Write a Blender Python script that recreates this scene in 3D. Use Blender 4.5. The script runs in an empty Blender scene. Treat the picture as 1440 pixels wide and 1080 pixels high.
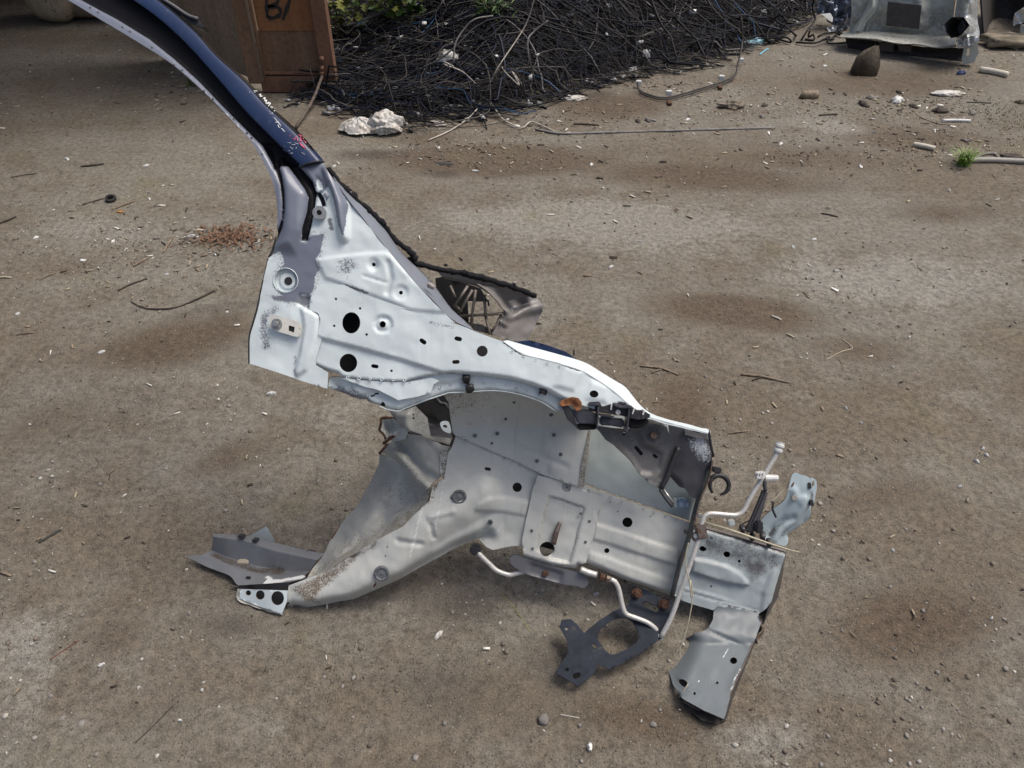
import bpy, bmesh, math, random
import numpy as np
from mathutils import Vector
from mathutils.geometry import delaunay_2d_cdt

# ------------------------------------------------------------------ camera, world, sun, exposure
FPX, CAMH, PITCH = 1109.0, 1.6, math.radians(41.0)
scene = bpy.context.scene
cd = bpy.data.cameras.new('camera'); cam = bpy.data.objects.new('camera', cd)
scene.collection.objects.link(cam); scene.camera = cam
cd.sensor_fit = 'HORIZONTAL'; cd.sensor_width = 36.0; cd.lens = 36.0 * FPX / 1440.0
cd.clip_start = 0.05; cd.clip_end = 400.0
cam.location = (0, 0, CAMH); cam.rotation_euler = (math.pi / 2 - PITCH, 0, 0)

SUN_EL, SUN_AZ = math.radians(64.0), math.radians(72.0)      # azimuth from +Y towards +X
world = bpy.data.worlds.new('World'); scene.world = world; world.use_nodes = True
wn = world.node_tree.nodes; wl = world.node_tree.links
sky = wn.new('ShaderNodeTexSky'); sky.sky_type = 'NISHITA'; sky.sun_disc = False
sky.sun_elevation = SUN_EL; sky.sun_rotation = SUN_AZ
sky.air_density = 0.85; sky.dust_density = 7.0; sky.ozone_density = 0.8
wl.new(sky.outputs['Color'], wn['Background'].inputs['Color'])
wn['Background'].inputs['Strength'].default_value = 0.095
sd_ = bpy.data.lights.new('sun', 'SUN'); sun = bpy.data.objects.new('sun', sd_)
scene.collection.objects.link(sun)
sd_.energy = 1.5; sd_.angle = math.radians(28.0); sd_.color = (1.0, 0.96, 0.9)
sdir = Vector((math.cos(SUN_EL) * math.sin(SUN_AZ), math.cos(SUN_EL) * math.cos(SUN_AZ), math.sin(SUN_EL)))
sun.rotation_euler = sdir.to_track_quat('Z', 'Y').to_euler(); sun.location = (3, 3, 8)
scene.view_settings.view_transform = 'Standard'; scene.view_settings.look = 'None'
scene.view_settings.gamma = 1.0; scene.view_settings.exposure = 0.50
scene.view_settings.use_curve_mapping = False

rng = np.random.default_rng(7); random.seed(7)

# ------------------------------------------------------------------ geometry helpers
CAM = np.array([0, 0, CAMH])
FW = np.array([0, math.cos(PITCH), -math.sin(PITCH)]); UP = np.array([0, math.sin(PITCH), math.cos(PITCH)]); RT = np.array([1.0, 0, 0])
def ray(x, y):
    x = np.asarray(x, float)[..., None]; y = np.asarray(y, float)[..., None]
    return FW + RT * (x - 720) / FPX + UP * (540 - y) / FPX
def G(x, y, z=0.0):                       # a spot on the ground
    r = ray(x, y); return CAM + r * ((z - CAMH) / r[..., 2:3])
def atY(x, y, Y):                         # a point on the vertical plane at distance Y
    r = ray(x, y); return CAM + r * (np.asarray(Y, float)[..., None] / r[..., 1:2])
class Plane:
    """a tilted reference plane; P gives a point on it, w metres out along its normal"""
    def __init__(self, O, n):
        self.O = np.array(O, float); self.n = np.array(n, float) / np.linalg.norm(n)
    def P(self, x, y, w=0.0):
        r = ray(x, y); w = np.broadcast_to(np.asarray(w, float), np.shape(np.asarray(x, float)))
        t = ((self.O - CAM) @ self.n + w) / (r @ self.n)
        return CAM + r * t[..., None]
LEAN = math.radians(38.0)
BODY = Plane(G(400, 862), (0, -math.cos(LEAN), math.sin(LEAN)))
P = BODY.P; NB = BODY.n

CROPS = dict(A=(320, 200, 4.5), B=(320, 360, 4.5), C=(560, 360, 4.5), D=(740, 500, 4.5), E=(500, 540, 4.5), F=(240, 660, 4.5),
             Gc=(620, 640, 4.5), H=(840, 600, 4.5), I=(740, 780, 3.6), J=(400, 540, 4.5), K=(930, 640, 6.0), L=(380, 460, 6.0),
             T=(0, 0, 2.88), M=(300, 0, 3.6), N=(1120, 0, 4.5), Q=(460, 0, 4.5), S=(780, 0, 3.43), X=(0, 200, 3.6), Z=(0, 780, 3.6), R=(900, 320, 2.667), V=(1000, 0, 3.273))
def cr(k, pts):
    ox, oy, s = CROPS[k]; return [(ox + p[0] / s, oy + p[1] / s) + tuple(p[2:]) for p in pts]
def c1(k, x, y):
    ox, oy, s = CROPS[k]; return (ox + x / s, oy + y / s)

def ss(a, b, x):
    t = np.clip((x - a) / (b - a), 0, 1); return t * t * (3 - 2 * t)
def dist_poly(X, Y, poly, closed=False):
    p = np.array([q[:2] for q in poly], float)
    a = p if closed else p[:-1]; b = np.roll(p, -1, 0) if closed else p[1:]
    d = np.full(X.shape, 1e9)
    for (ax, ay), (bx, by) in zip(a, b):
        dx, dy = bx - ax, by - ay; L = dx * dx + dy * dy + 1e-12
        t = np.clip(((X - ax) * dx + (Y - ay) * dy) / L, 0, 1)
        d = np.minimum(d, np.hypot(X - ax - t * dx, Y - ay - t * dy))
    return d
def inside(X, Y, poly):
    p = np.array([q[:2] for q in poly], float); c = np.zeros(X.shape, bool); j = len(p) - 1
    for i in range(len(p)):
        xi, yi = p[i]; xj, yj = p[j]
        if yi != yj:
            c ^= ((yi > Y) != (yj > Y)) & (X < (xj - xi) * (Y - yi) / (yj - yi) + xi)
        j = i
    return c
def sdp(X, Y, poly):
    d = dist_poly(X, Y, poly, True); return np.where(inside(X, Y, poly), -d, d)
def area(X, Y, poly, e=2.0): return ss(e, -e, sdp(X, Y, poly))
def line(X, Y, poly, wd, e=1.5): return ss(wd + e, max(wd - e, 0), dist_poly(X, Y, poly))
def bead(X, Y, poly, wd):       # rounded rib
    d = dist_poly(X, Y, poly) / wd; return np.clip(1 - d * d, 0, 1) ** 1.3
def disc(X, Y, c, r, e=1.2): return ss(r + e, r - e, np.hypot(X - c[0], Y - c[1]))

_perm = np.random.default_rng(3).random((256, 256))
def vnoise(x, y):
    xi = np.floor(x).astype(int); yi = np.floor(y).astype(int); fx = x - xi; fy = y - yi
    fx = fx * fx * (3 - 2 * fx); fy = fy * fy * (3 - 2 * fy); g = lambda a, b: _perm[a & 255, b & 255]
    return (g(xi, yi) * (1 - fx) + g(xi + 1, yi) * fx) * (1 - fy) + (g(xi, yi + 1) * (1 - fx) + g(xi + 1, yi + 1) * fx) * fy
def fbm(x, y, o=4):
    s = 0; a = .5
    for i in range(o): s = s + a * vnoise(x * 2 ** i + 17 * i, y * 2 ** i + 31 * i); a *= .5
    return s

def resample(pts, step=None, n=None, closed=False):
    p = np.array(pts, float)
    if closed: p = np.vstack([p, p[:1]])
    L = np.r_[0, np.cumsum(np.linalg.norm(np.diff(p, axis=0), axis=1))]
    if n is None: n = max(2, int(round(L[-1] / step)) + 1)
    t = np.linspace(0, L[-1], n)
    q = np.stack([np.interp(t, L, p[:, i]) for i in range(p.shape[1])], 1)
    return q[:-1] if closed else q
def densify(pts, step, closed=True):      # keeps the corners
    out = []; n = len(pts)
    for i in range(n if closed else n - 1):
        a = np.array(pts[i][:2], float); b = np.array(pts[(i + 1) % n][:2], float)
        k = max(1, int(np.hypot(*(b - a)) / step))
        out += [tuple(a + (b - a) * j / k) for j in range(k)]
    if not closed: out.append(tuple(pts[-1][:2]))
    return out
def cat(pts, sub=6, closed=False):        # Catmull-Rom
    p = np.array(pts, float); n = len(p); out = []
    if closed: p = np.vstack([p[-1:], p, p[:2]])
    else: p = np.vstack([2 * p[0] - p[1], p, 2 * p[-1] - p[-2]])
    for i in range(1, len(p) - 2):
        for t in np.arange(sub) / sub:
            a, b, c, d = p[i - 1:i + 3]
            out.append(.5 * ((2 * b) + (-a + c) * t + (2 * a - 5 * b + 4 * c - d) * t * t + (-a + 3 * b - 3 * c + d) * t ** 3))
    if not closed: out.append(p[-2])
    return np.array(out)
def ell(cx, cy, rx, ry=None, ang=0, n=20):
    ry = ry or rx; t = np.arange(n) * 2 * np.pi / n; a = math.radians(ang)
    x = rx * np.cos(t); y = ry * np.sin(t)
    return [(cx + u * math.cos(a) - v * math.sin(a), cy + u * math.sin(a) + v * math.cos(a)) for u, v in zip(x, y)]
def slot(cx, cy, L, r, ang=0):
    a = math.radians(ang); t = np.linspace(-np.pi / 2, np.pi / 2, 8)
    pts = [(L + r * math.cos(q), r * math.sin(q)) for q in t] + [(-L - r * math.cos(q), -r * math.sin(q)) for q in t]
    return [(cx + u * math.cos(a) - v * math.sin(a), cy + u * math.sin(a) + v * math.cos(a)) for u, v in pts]

# ------------------------------------------------------------------ object helpers
COL = scene.collection
ORIG = {}
def thing(name, label, cat_, base, group=None):
    o = bpy.data.objects.new(name, None); COL.objects.link(o); o.empty_display_size = .1
    o.location = [float(v) for v in base]; ORIG[o.name] = np.array(base, float)
    o['label'] = label; o['category'] = cat_
    if group: o['group'] = group
    return o
def mesh_obj(name, V, Fs, mat, parent=None, masks=None, smooth=True, base=None, matidx=None, mats=None):
    V = np.asarray(V, float)
    if parent is not None: org = ORIG[parent.name]
    elif base is not None: org = np.array(base, float)
    else: org = np.array([V[:, 0].mean(), V[:, 1].mean(), V[:, 2].min()])
    me = bpy.data.meshes.new(name)
    if isinstance(Fs, np.ndarray):
        k = Fs.shape[1]; me.vertices.add(len(V)); me.vertices.foreach_set('co', (V - org).ravel())
        me.loops.add(Fs.size); me.loops.foreach_set('vertex_index', Fs.ravel().astype(np.int32))
        me.polygons.add(len(Fs)); me.polygons.foreach_set('loop_start', (np.arange(len(Fs)) * k).astype(np.int32))
        me.update(calc_edges=True)
    else:
        me.from_pydata((V - org).tolist(), [], [list(map(int, f)) for f in Fs]); me.update()
    if smooth: me.polygons.foreach_set('use_smooth', np.ones(len(me.polygons), bool))
    for m in (mats or [mat]): me.materials.append(m)
    if matidx is not None: me.polygons.foreach_set('material_index', np.asarray(matidx, np.int32))
    if masks is not None:
        a = me.attributes.new('mask', 'FLOAT_COLOR', 'POINT'); c = np.ones((len(V), 4)); c[:, :3] = masks
        a.data.foreach_set('color', c.ravel())
    o = bpy.data.objects.new(name, me); COL.objects.link(o); ORIG[o.name] = org
    if parent is not None: o.parent = parent
    else: o.location = org
    return o
def tag(o, label, cat_=None, group=None, kind=None):
    if label: o['label'] = label
    if cat_: o['category'] = cat_
    if group: o['group'] = group
    if kind: o['kind'] = kind
    return o

def solid(name, V, T, mat, parent, thick, masks=None, rim=None, base=None, flip_ref=None):
    """front sheet + back sheet + rim, none of them sharing vertices, so that the edges stay crisp"""
    V = np.asarray(V, float); T = np.asarray(T, int)
    fn = np.cross(V[T[:, 1]] - V[T[:, 0]], V[T[:, 2]] - V[T[:, 0]])
    if flip_ref is not None and (fn @ flip_ref).sum() < 0: T = T[:, ::-1]; fn = -fn
    vn = np.zeros_like(V)
    for k in range(T.shape[1]): np.add.at(vn, T[:, k], fn)
    vn /= np.linalg.norm(vn, axis=1)[:, None] + 1e-12
    B = V - vn * thick; n = len(V)
    e = np.concatenate([np.stack([T[:, k], T[:, (k + 1) % T.shape[1]]], 1) for k in range(T.shape[1])])
    key = np.sort(e, 1); _, inv, cnt = np.unique(key[:, 0] * n + key[:, 1], return_inverse=True, return_counts=True)
    be = e[cnt[inv.ravel()] == 1]
    VV = [V, B, V, B]; F = T.tolist() + (T[:, ::-1] + n).tolist()
    F += [[2 * n + b, 2 * n + a, 3 * n + a, 3 * n + b] for a, b in be]
    mi = [0] * (2 * len(T)) + [1 if rim else 0] * len(be)
    mk = None if masks is None else np.vstack([masks] * 4)
    VV = np.vstack(VV)
    used = np.unique(np.concatenate([np.ravel(f) for f in ([T.ravel(), T.ravel() + n, be.ravel() + 2 * n, be.ravel() + 3 * n])]))
    remap = -np.ones(len(VV), int); remap[used] = np.arange(len(used))
    F = [[int(remap[i]) for i in f] for f in F]
    return mesh_obj(name, VV[used], F, mat, parent, None if mk is None else mk[used], True, base, mi, [mat] + ([rim] if rim else []))

def sheet(name, parent, outline, w, mat, holes=(), h=None, masks=None, spacing=4.5, thick=.0016, rim=None, plane=None, base=None, feat=(), rag=0.0):
    """pressed sheet metal: outline and holes cut in it, relief h (metres) along the normal"""
    pl = plane or BODY
    ol = densify(outline, spacing)
    if rag:
        ol = [(x + (vnoise(np.array(x * .23), np.array(y * .23)) - .5) * rag * 2, y + (vnoise(np.array(x * .23 + 50), np.array(y * .23)) - .5) * rag * 2) for x, y in ol]
        ol = [(float(a), float(b)) for a, b in ol]
    pts = list(ol); edges = [(i, (i + 1) % len(ol)) for i in range(len(ol))]
    for hp in holes:
        s = len(pts); pts += [tuple(q) for q in hp]; edges += [(s + i, s + (i + 1) % len(hp)) for i in range(len(hp))]
    for fl in feat:
        fp = densify(fl, spacing, False); s = len(pts); pts += fp; edges += [(s + i, s + i + 1) for i in range(len(fp) - 1)]
    a = np.array(ol); x0, y0 = a.min(0); x1, y1 = a.max(0)
    gx, gy = np.meshgrid(np.arange(x0, x1, spacing), np.arange(y0, y1, spacing * .866)); gx[1::2] += spacing / 2
    gx = gx.ravel() + rng.uniform(-.3, .3, gx.size); gy = gy.ravel() + rng.uniform(-.3, .3, gy.size)
    ok = inside(gx, gy, ol) & (dist_poly(gx, gy, ol, True) > spacing * .5)
    for hp in holes: ok &= ~inside(gx, gy, hp) & (dist_poly(gx, gy, hp, True) > spacing * .4)
    for fl in feat: ok &= dist_poly(gx, gy, fl) > spacing * .4
    pts += list(zip(gx[ok].tolist(), gy[ok].tolist()))
    r = delaunay_2d_cdt([Vector(q) for q in pts], edges, [], 0, 1e-5)
    vv = np.array([v[:] for v in r[0]]); T = np.array(r[2], int)
    ce = vv[T].mean(1); ok = inside(ce[:, 0], ce[:, 1], ol)
    for hp in holes: ok &= ~inside(ce[:, 0], ce[:, 1], hp)
    T = T[ok]; used = np.unique(T); rm = -np.ones(len(vv), int); rm[used] = np.arange(len(used)); T = rm[T]; vv = vv[used]
    X, Y = vv[:, 0], vv[:, 1]
    W = w(X, Y) if callable(w) else np.full(X.shape, float(w))
    V = pl.P(X, Y, W)
    if h is not None: V = V + pl.n * h(X, Y)[:, None]
    mk = None if masks is None else np.clip(np.stack(masks(X, Y), 1), 0, 1)
    if mk is None: mk = np.zeros((len(X), 3))
    return solid(name, V, T, mat, parent, thick, mk, rim, base, pl.n)

def loft(name, parent, rows, mat, n=24, sub=4, curve=True, thick=.0016, rim=None, plane=None, base=None, masks=None, ref=None, dent=0.0):
    """rows: polylines of (x, y, w); a surface is stretched over them"""
    pl = plane or BODY; R = []
    for r in rows:
        r = np.array(r, float); c = cat(r, 5) if (len(r) > 2) else r
        R.append(resample(c, n=n))
    R = np.stack(R); Q = np.stack([cat(R[:, i], sub) if curve else resample_lin(R[:, i], sub) for i in range(n)], 1)
    m = Q.shape[0]; V = pl.P(Q[..., 0].ravel(), Q[..., 1].ravel(), Q[..., 2].ravel())
    if dent: V = V + pl.n * ((fbm(Q[..., 0].ravel() * .05, Q[..., 1].ravel() * .05, 3) - .45) * dent)[:, None]
    i, j = np.meshgrid(np.arange(m - 1), np.arange(n - 1), indexing='ij'); i = i.ravel(); j = j.ravel()
    T = np.stack([i * n + j, i * n + j + 1, (i + 1) * n + j + 1, (i + 1) * n + j], 1)
    X, Y = Q[..., 0].ravel(), Q[..., 1].ravel()
    mk = np.clip(np.stack(masks(X, Y), 1), 0, 1) if masks else np.zeros((len(X), 3))
    return solid(name, V, T, mat, parent, thick, mk, rim, base, pl.n if ref is None else np.array(ref, float))
def resample_lin(p, sub):
    out = []
    for a, b in zip(p[:-1], p[1:]):
        for t in ([.0, .06, .5, .94] if sub > 1 else [0.]): out.append(a + (b - a) * t)
    out.append(p[-1]); return np.array(out)

def tube_geo(pts, r, sides=8, cap=True):
    p = np.asarray(pts, float); m = len(p); r = np.broadcast_to(np.asarray(r, float), (m,))
    t = np.gradient(p, axis=0); t /= np.linalg.norm(t, axis=1)[:, None] + 1e-12
    u = np.cross(t[0], [0, 0, 1.]);
    if np.linalg.norm(u) < 1e-3: u = np.cross(t[0], [1., 0, 0])
    u /= np.linalg.norm(u); U = []
    for k in range(m):
        u = u - t[k] * (u @ t[k]); u /= np.linalg.norm(u) + 1e-12; U.append(u)
    U = np.array(U); Wv = np.cross(t, U); a = np.arange(sides) * 2 * np.pi / sides
    V = p[:, None] + r[:, None, None] * (np.cos(a)[None, :, None] * U[:, None] + np.sin(a)[None, :, None] * Wv[:, None])
    V = V.reshape(-1, 3); F = []
    for k in range(m - 1):
        for s in range(sides):
            s2 = (s + 1) % sides; F.append([k * sides + s, k * sides + s2, (k + 1) * sides + s2, (k + 1) * sides + s])
    if cap:
        F.append(list(range(sides))[::-1]); F.append([(m - 1) * sides + s for s in range(sides)])
    return V, F
def tube(name, parent, pts, r, mat, sides=8, sub=5, base=None, smooth=True, cap=True):
    p = np.asarray(pts, float)
    if sub and len(p) > 2: p = cat(p, sub)
    V, F = tube_geo(p, r if np.ndim(r) == 0 else np.interp(np.linspace(0, 1, len(p)), np.linspace(0, 1, len(r)), r), sides, cap)
    return mesh_obj(name, V, F, mat, parent, None, smooth, base)
def body_path(k, pts): return np.array([P(*c1(k, x, y), w) for x, y, w in pts]).reshape(-1, 3)

def bm_obj(name, bm, mat, parent=None, smooth=False, base=None, bev=0.0, seg=2):
    if bev: bmesh.ops.bevel(bm, geom=[e for e in bm.edges if len(e.link_faces) == 2 and e.calc_face_angle(0) > .5], offset=bev, segments=seg, affect='EDGES', clamp_overlap=True)
    bm.normal_update(); bm.verts.index_update()
    V = np.array([v.co[:] for v in bm.verts]); F = [[v.index for v in f.verts] for f in bm.faces]; bm.free()
    return mesh_obj(name, V, F, mat, parent, None, smooth, base)
def prism(name, parent, outline, w0, w1, mat, plane=None, bev=.0012, base=None):
    """a plate or block: outline at height w1, thickness back to w0 (w0, w1 may be per-corner lists)"""
    pl = plane or BODY; o = np.array([q[:2] for q in outline], float)
    f = pl.P(o[:, 0], o[:, 1], np.broadcast_to(np.asarray(w1, float), (len(o),)))
    b = f - pl.n * np.broadcast_to(np.asarray(w1, float) - np.asarray(w0, float), (len(o),))[:, None]
    return ext_obj(name, parent, f, b, mat, bev, base)
def ext_obj(name, parent, f, b, mat, bev=.001, base=None):
    bm = bmesh.new(); F_ = [bm.verts.new(v) for v in f]; B_ = [bm.verts.new(v) for v in b]; n = len(F_)
    bm.faces.new(F_); bm.faces.new(B_[::-1])
    for i in range(n): bm.faces.new([F_[(i + 1) % n], F_[i], B_[i], B_[(i + 1) % n]])
    bmesh.ops.recalc_face_normals(bm, faces=bm.faces[:])
    return bm_obj(name, bm, mat, parent, False, base, bev)
def box(name, parent, c, s, mat, rot=None, bev=.002, base=None):
    """box with centre c, size s, axes in rot (3x3 rows) """
    R = np.eye(3) if rot is None else np.asarray(rot, float); s = np.array(s, float) / 2; c = np.asarray(c, float)
    q = [(-1, -1), (1, -1), (1, 1), (-1, 1)]
    f = [c + R[0] * s[0] * a + R[1] * s[1] * b + R[2] * s[2] for a, b in q]; b_ = [c + R[0] * s[0] * a + R[1] * s[1] * b - R[2] * s[2] for a, b in q]
    return ext_obj(name, parent, f, b_, mat, bev, base)
BU = np.array([1., 0, 0]); BV = np.cross(NB, BU); BODYROT = np.stack([BU, BV, NB])
def rotz_rows(a, R=BODYROT):
    c, s = math.cos(a), math.sin(a); return np.stack([R[0] * c + R[1] * s, -R[0] * s + R[1] * c, R[2]])
def cyl(name, parent, c, axis, r, L, mat, sides=16, base=None, prof=None):
    """turned part: prof is a list of (radius factor, height 0..1)"""
    axis = np.array(axis, float) / np.linalg.norm(axis); c = np.asarray(c, float)
    prof = prof or [(0, 0), (1, 0), (1, .85), (.85, 1), (0, 1)]
    u = np.cross(axis, [0, 0, 1.]);
    if np.linalg.norm(u) < .1: u = np.cross(axis, [1., 0, 0])
    u /= np.linalg.norm(u); v = np.cross(axis, u); V = []; F = []; a = np.arange(sides) * 2 * np.pi / sides
    for pr, ph in prof:
        V.append(c + axis * L * ph + r * max(pr, 1e-4) * (np.cos(a)[:, None] * u + np.sin(a)[:, None] * v))
    V = np.vstack(V)
    for k in range(len(prof) - 1):
        for s in range(sides):
            s2 = (s + 1) % sides; F.append([k * sides + s, k * sides + s2, (k + 1) * sides + s2, (k + 1) * sides + s])
    return mesh_obj(name, V, F, mat, parent, None, False, base)

# ------------------------------------------------------------------ materials
def nodes(name):
    m = bpy.data.materials.new(name); m.use_nodes = True; nt = m.node_tree
    return m, nt, nt.nodes['Principled BSDF']
def _n(nt, t, **kw):
    o = nt.nodes.new(t)
    for k, v in kw.items():
        if k in o.inputs.keys() if hasattr(o.inputs, 'keys') else False: o.inputs[k].default_value = v
        else: setattr(o, k, v)
    return o
def noise(nt, co, scale, detail=4, rough=.55, dist=0.0):
    o = nt.nodes.new('ShaderNodeTexNoise'); o.inputs['Scale'].default_value = scale; o.inputs['Detail'].default_value = detail
    o.inputs['Roughness'].default_value = rough; o.inputs['Distortion'].default_value = dist
    nt.links.new(co, o.inputs['Vector']); return o.outputs['Fac']
def math_(nt, op, a, b=0.0, c=None):
    o = nt.nodes.new('ShaderNodeMath'); o.operation = op
    for i, v in enumerate((a, b) if c is None else (a, b, c)):
        if isinstance(v, (int, float)): o.inputs[i].default_value = v
        else: nt.links.new(v, o.inputs[i])
    return o.outputs[0]
def remap(nt, v, a, b, lo=0., hi=1.):
    o = nt.nodes.new('ShaderNodeMapRange'); o.interpolation_type = 'SMOOTHSTEP'; nt.links.new(v, o.inputs['Value'])
    o.inputs['From Min'].default_value = a; o.inputs['From Max'].default_value = b; o.inputs['To Min'].default_value = lo; o.inputs['To Max'].default_value = hi
    return o.outputs[0]
def mix(nt, f, a, b, blend='MIX'):
    o = nt.nodes.new('ShaderNodeMix'); o.data_type = 'RGBA'; o.blend_type = blend
    for s, v in ((o.inputs[0], f), (o.inputs[6], a), (o.inputs[7], b)):
        if isinstance(v, (int, float)): s.default_value = v
        elif isinstance(v, tuple): s.default_value = v if len(v) == 4 else v + (1,)
        else: nt.links.new(v, s)
    return o.outputs[2]
def coords(nt):
    return nt.nodes.new('ShaderNodeTexCoord').outputs['Object']
def bump(nt, b, v, strength, dist):
    o = nt.nodes.new('ShaderNodeBump'); o.inputs['Strength'].default_value = strength; o.inputs['Distance'].default_value = dist
    nt.links.new(v, o.inputs['Height']); nt.links.new(o.outputs[0], b.inputs['Normal'])
def plain(name, col, rough=.5, metal=0., var=.12, scale=40., dirt=None, dirt_amt=.0, bmp=.0, spec=None):
    m, nt, b = nodes(name); co = coords(nt)
    n1 = noise(nt, co, scale, 5); n2 = noise(nt, co, scale * 6, 3)
    f = remap(nt, n1, .3, .7)
    dk = tuple(c * (1 - var) for c in col); lt = tuple(min(1, c * (1 + var)) for c in col)
    c = mix(nt, f, dk, lt)
    if dirt:
        d = remap(nt, math_(nt, 'ADD', math_(nt, 'MULTIPLY', n1, .6), math_(nt, 'MULTIPLY', n2, .4)), .62 - dirt_amt * .3, .72 - dirt_amt * .2)
        c = mix(nt, d, c, dirt); 
    nt.links.new(c, b.inputs['Base Color']); b.inputs['Metallic'].default_value = metal
    nt.links.new(remap(nt, n2, .3, .7, max(.02, rough - .08), min(1, rough + .1)), b.inputs['Roughness'])
    if bmp: bump(nt, b, n2, .5, bmp)
    if spec is not None: b.inputs['Specular IOR Level'].default_value = spec
    return m
def painted(name, base, c1_, c2_, c3_, rough=.45, metal3=0., r2=.3, fine=320., grime=(.16, .13, .10), grime_amt=.35):
    """sheet metal with three paint or dirt layers whose outlines are stored with the mesh"""
    m, nt, b = nodes(name); co = coords(nt)
    at = nt.nodes.new('ShaderNodeAttribute'); at.attribute_name = 'mask'
    sp = nt.nodes.new('ShaderNodeSeparateColor'); nt.links.new(at.outputs['Color'], sp.inputs[0])
    nf = noise(nt, co, fine, 3, .7); nm = noise(nt, co, 55., 5, .6); nl = noise(nt, co, 7., 4, .55)
    c = mix(nt, remap(nt, nl, .3, .7), tuple(v * .93 for v in base), tuple(min(1, v * 1.05) for v in base))
    g = remap(nt, math_(nt, 'ADD', math_(nt, 'MULTIPLY', nm, .55), math_(nt, 'MULTIPLY', nf, .45)), .50, .78, 0., grime_amt)
    c = mix(nt, g, c, grime)
    mp = nt.nodes.new('ShaderNodeMapping'); mp.inputs['Scale'].default_value = (1., .09, .09); nt.links.new(co, mp.inputs['Vector'])
    stk = remap(nt, noise(nt, mp.outputs[0], 75., 4, .6), .55, .8, 0., grime_amt * .75); c = mix(nt, stk, c, grime)
    scr = nt.nodes.new('ShaderNodeMapping'); scr.inputs['Rotation'].default_value = (.4, .9, .5); scr.inputs['Scale'].default_value = (1., .04, 1.); nt.links.new(co, scr.inputs['Vector'])
    c = mix(nt, remap(nt, noise(nt, scr.outputs[0], 260., 2, .5), .70, .76, 0., .35), c, tuple(min(1, v * 1.25 + .03) for v in base))
    def layer(ch, k1, k2, wd=.06):
        v = math_(nt, 'ADD', sp.outputs[ch], math_(nt, 'ADD', math_(nt, 'MULTIPLY', math_(nt, 'SUBTRACT', nf, .5), k1), math_(nt, 'MULTIPLY', math_(nt, 'SUBTRACT', nm, .5), k2)))
        return remap(nt, v, .5 - wd, .5 + wd)
    f1 = layer(0, 1.5, .7, .2); f2 = layer(1, .5, .75, .09); f3 = layer(2, .06, .12)
    c = mix(nt, f1, c, c1_); c = mix(nt, f2, c, c2_); c = mix(nt, f3, c, c3_)
    nt.links.new(c, b.inputs['Base Color'])
    r = mix(nt, f2, (rough,) * 3, (r2,) * 3); r = mix(nt, g, r, (.8,) * 3); nt.links.new(r, b.inputs['Roughness'])
    nt.links.new(remap(nt, f3, 0., 1., .5, .12), b.inputs['Specular IOR Level'])
    bump(nt, b, math_(nt, 'ADD', math_(nt, 'MULTIPLY', nm, .8), math_(nt, 'MULTIPLY', nf, .2)), .25, .0012)
    return m
# ------------------------------------------------------------------ material instances
M_OUT = painted('pale_primer_paint', (.64, .72, .735), (.17, .18, .21), (.165, .185, .235), (.008, .008, .01), .42, r2=.32, grime_amt=.16)
M_IN = painted('grey_underbody_paint', (.53, .545, .515), (.15, .115, .08), (.62, .64, .63), (.13, .045, .02), .48, r2=.6, grime_amt=.3, grime=(.17, .155, .13))
M_RAIL = painted('blue_grey_rail_paint', (.335, .385, .40), (.09, .088, .09), (.7, .72, .72), (.12, .05, .03), .42, r2=.5, grime_amt=.2, fine=620.)
M_RAILP = painted('pale_blue_bracket_paint', (.42, .51, .545), (.09, .088, .09), (.7, .72, .72), (.12, .05, .03), .42, r2=.5, grime_amt=.15, fine=620.)
M_KICK = painted('dusty_grey_paint', (.40, .405, .375), (.20, .165, .115), (.5, .5, .48), (.16, .045, .018), .5, r2=.6, grime_amt=.35)
M_COWL = painted('brown_grey_primer', (.19, .18, .175), (.08, .07, .06), (.5, .5, .5), (.1, .05, .03), .4, r2=.5, grime_amt=.45)
M_BLK = painted('black_bracket_paint', (.045, .046, .05), (.118, .113, .11), (.62, .66, .7), (.1, .05, .03), .38, r2=.35, grime=(.16, .14, .12), grime_amt=.45)
M_BLUE = painted('dark_blue_body_paint', (.019, .036, .092), (.7, .75, .8), (.55, .08, .14), (.006, .006, .008), .2, r2=.3, grime=(.2, .2, .2), grime_amt=.12)
M_SEALER = plain('black_adhesive', (.010, .010, .012), .7, bmp=.004, scale=90, spec=.2)
M_PLASTIC = plain('black_plastic', (.022, .022, .025), .45, scale=60, dirt=(.10, .09, .08), dirt_amt=.25)
M_DKPLATE = plain('dark_blue_steel', (.017, .022, .033), .55, var=.3, scale=18, dirt=(.08, .07, .06), dirt_amt=.12, spec=.12)
M_CUT = plain('cut_steel_edge', (.20, .18, .16), .5, metal=.5, dirt=(.14, .06, .03), dirt_amt=.6, scale=120)
M_DKCUT = plain('dark_edge', (.02, .02, .022), .6, scale=100)
M_RUST = plain('rust', (.085, .040, .024), .85, var=.4, scale=120, bmp=.002)
M_ALU = plain('aluminium_tube', (.60, .59, .56), .42, metal=.35, var=.15, scale=120, dirt=(.25, .22, .19), dirt_amt=.25)
M_ZINC = plain('zinc_nut', (.45, .45, .44), .4, metal=.8, scale=200)
M_WHITE = plain('off_white_plastic', (.62, .63, .62), .5, dirt=(.3, .27, .22), dirt_amt=.25, scale=60)
M_BLUEPL = plain('pale_blue_plastic', (.24, .33, .42), .4, var=.25, scale=150)
M_SLEEVE = plain('grey_sleeve', (.055, .055, .065), .7, scale=120)
M_GASKET = plain('dark_grey_rubber', (.11, .12, .13), .7, var=.3, scale=150)
M_WIRE = plain('thin_beige_wire', (.42, .38, .28), .5, scale=200)
M_SEAM = plain('dull_grey_edge', (.085, .085, .085), .6, var=.3, scale=90)
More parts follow.
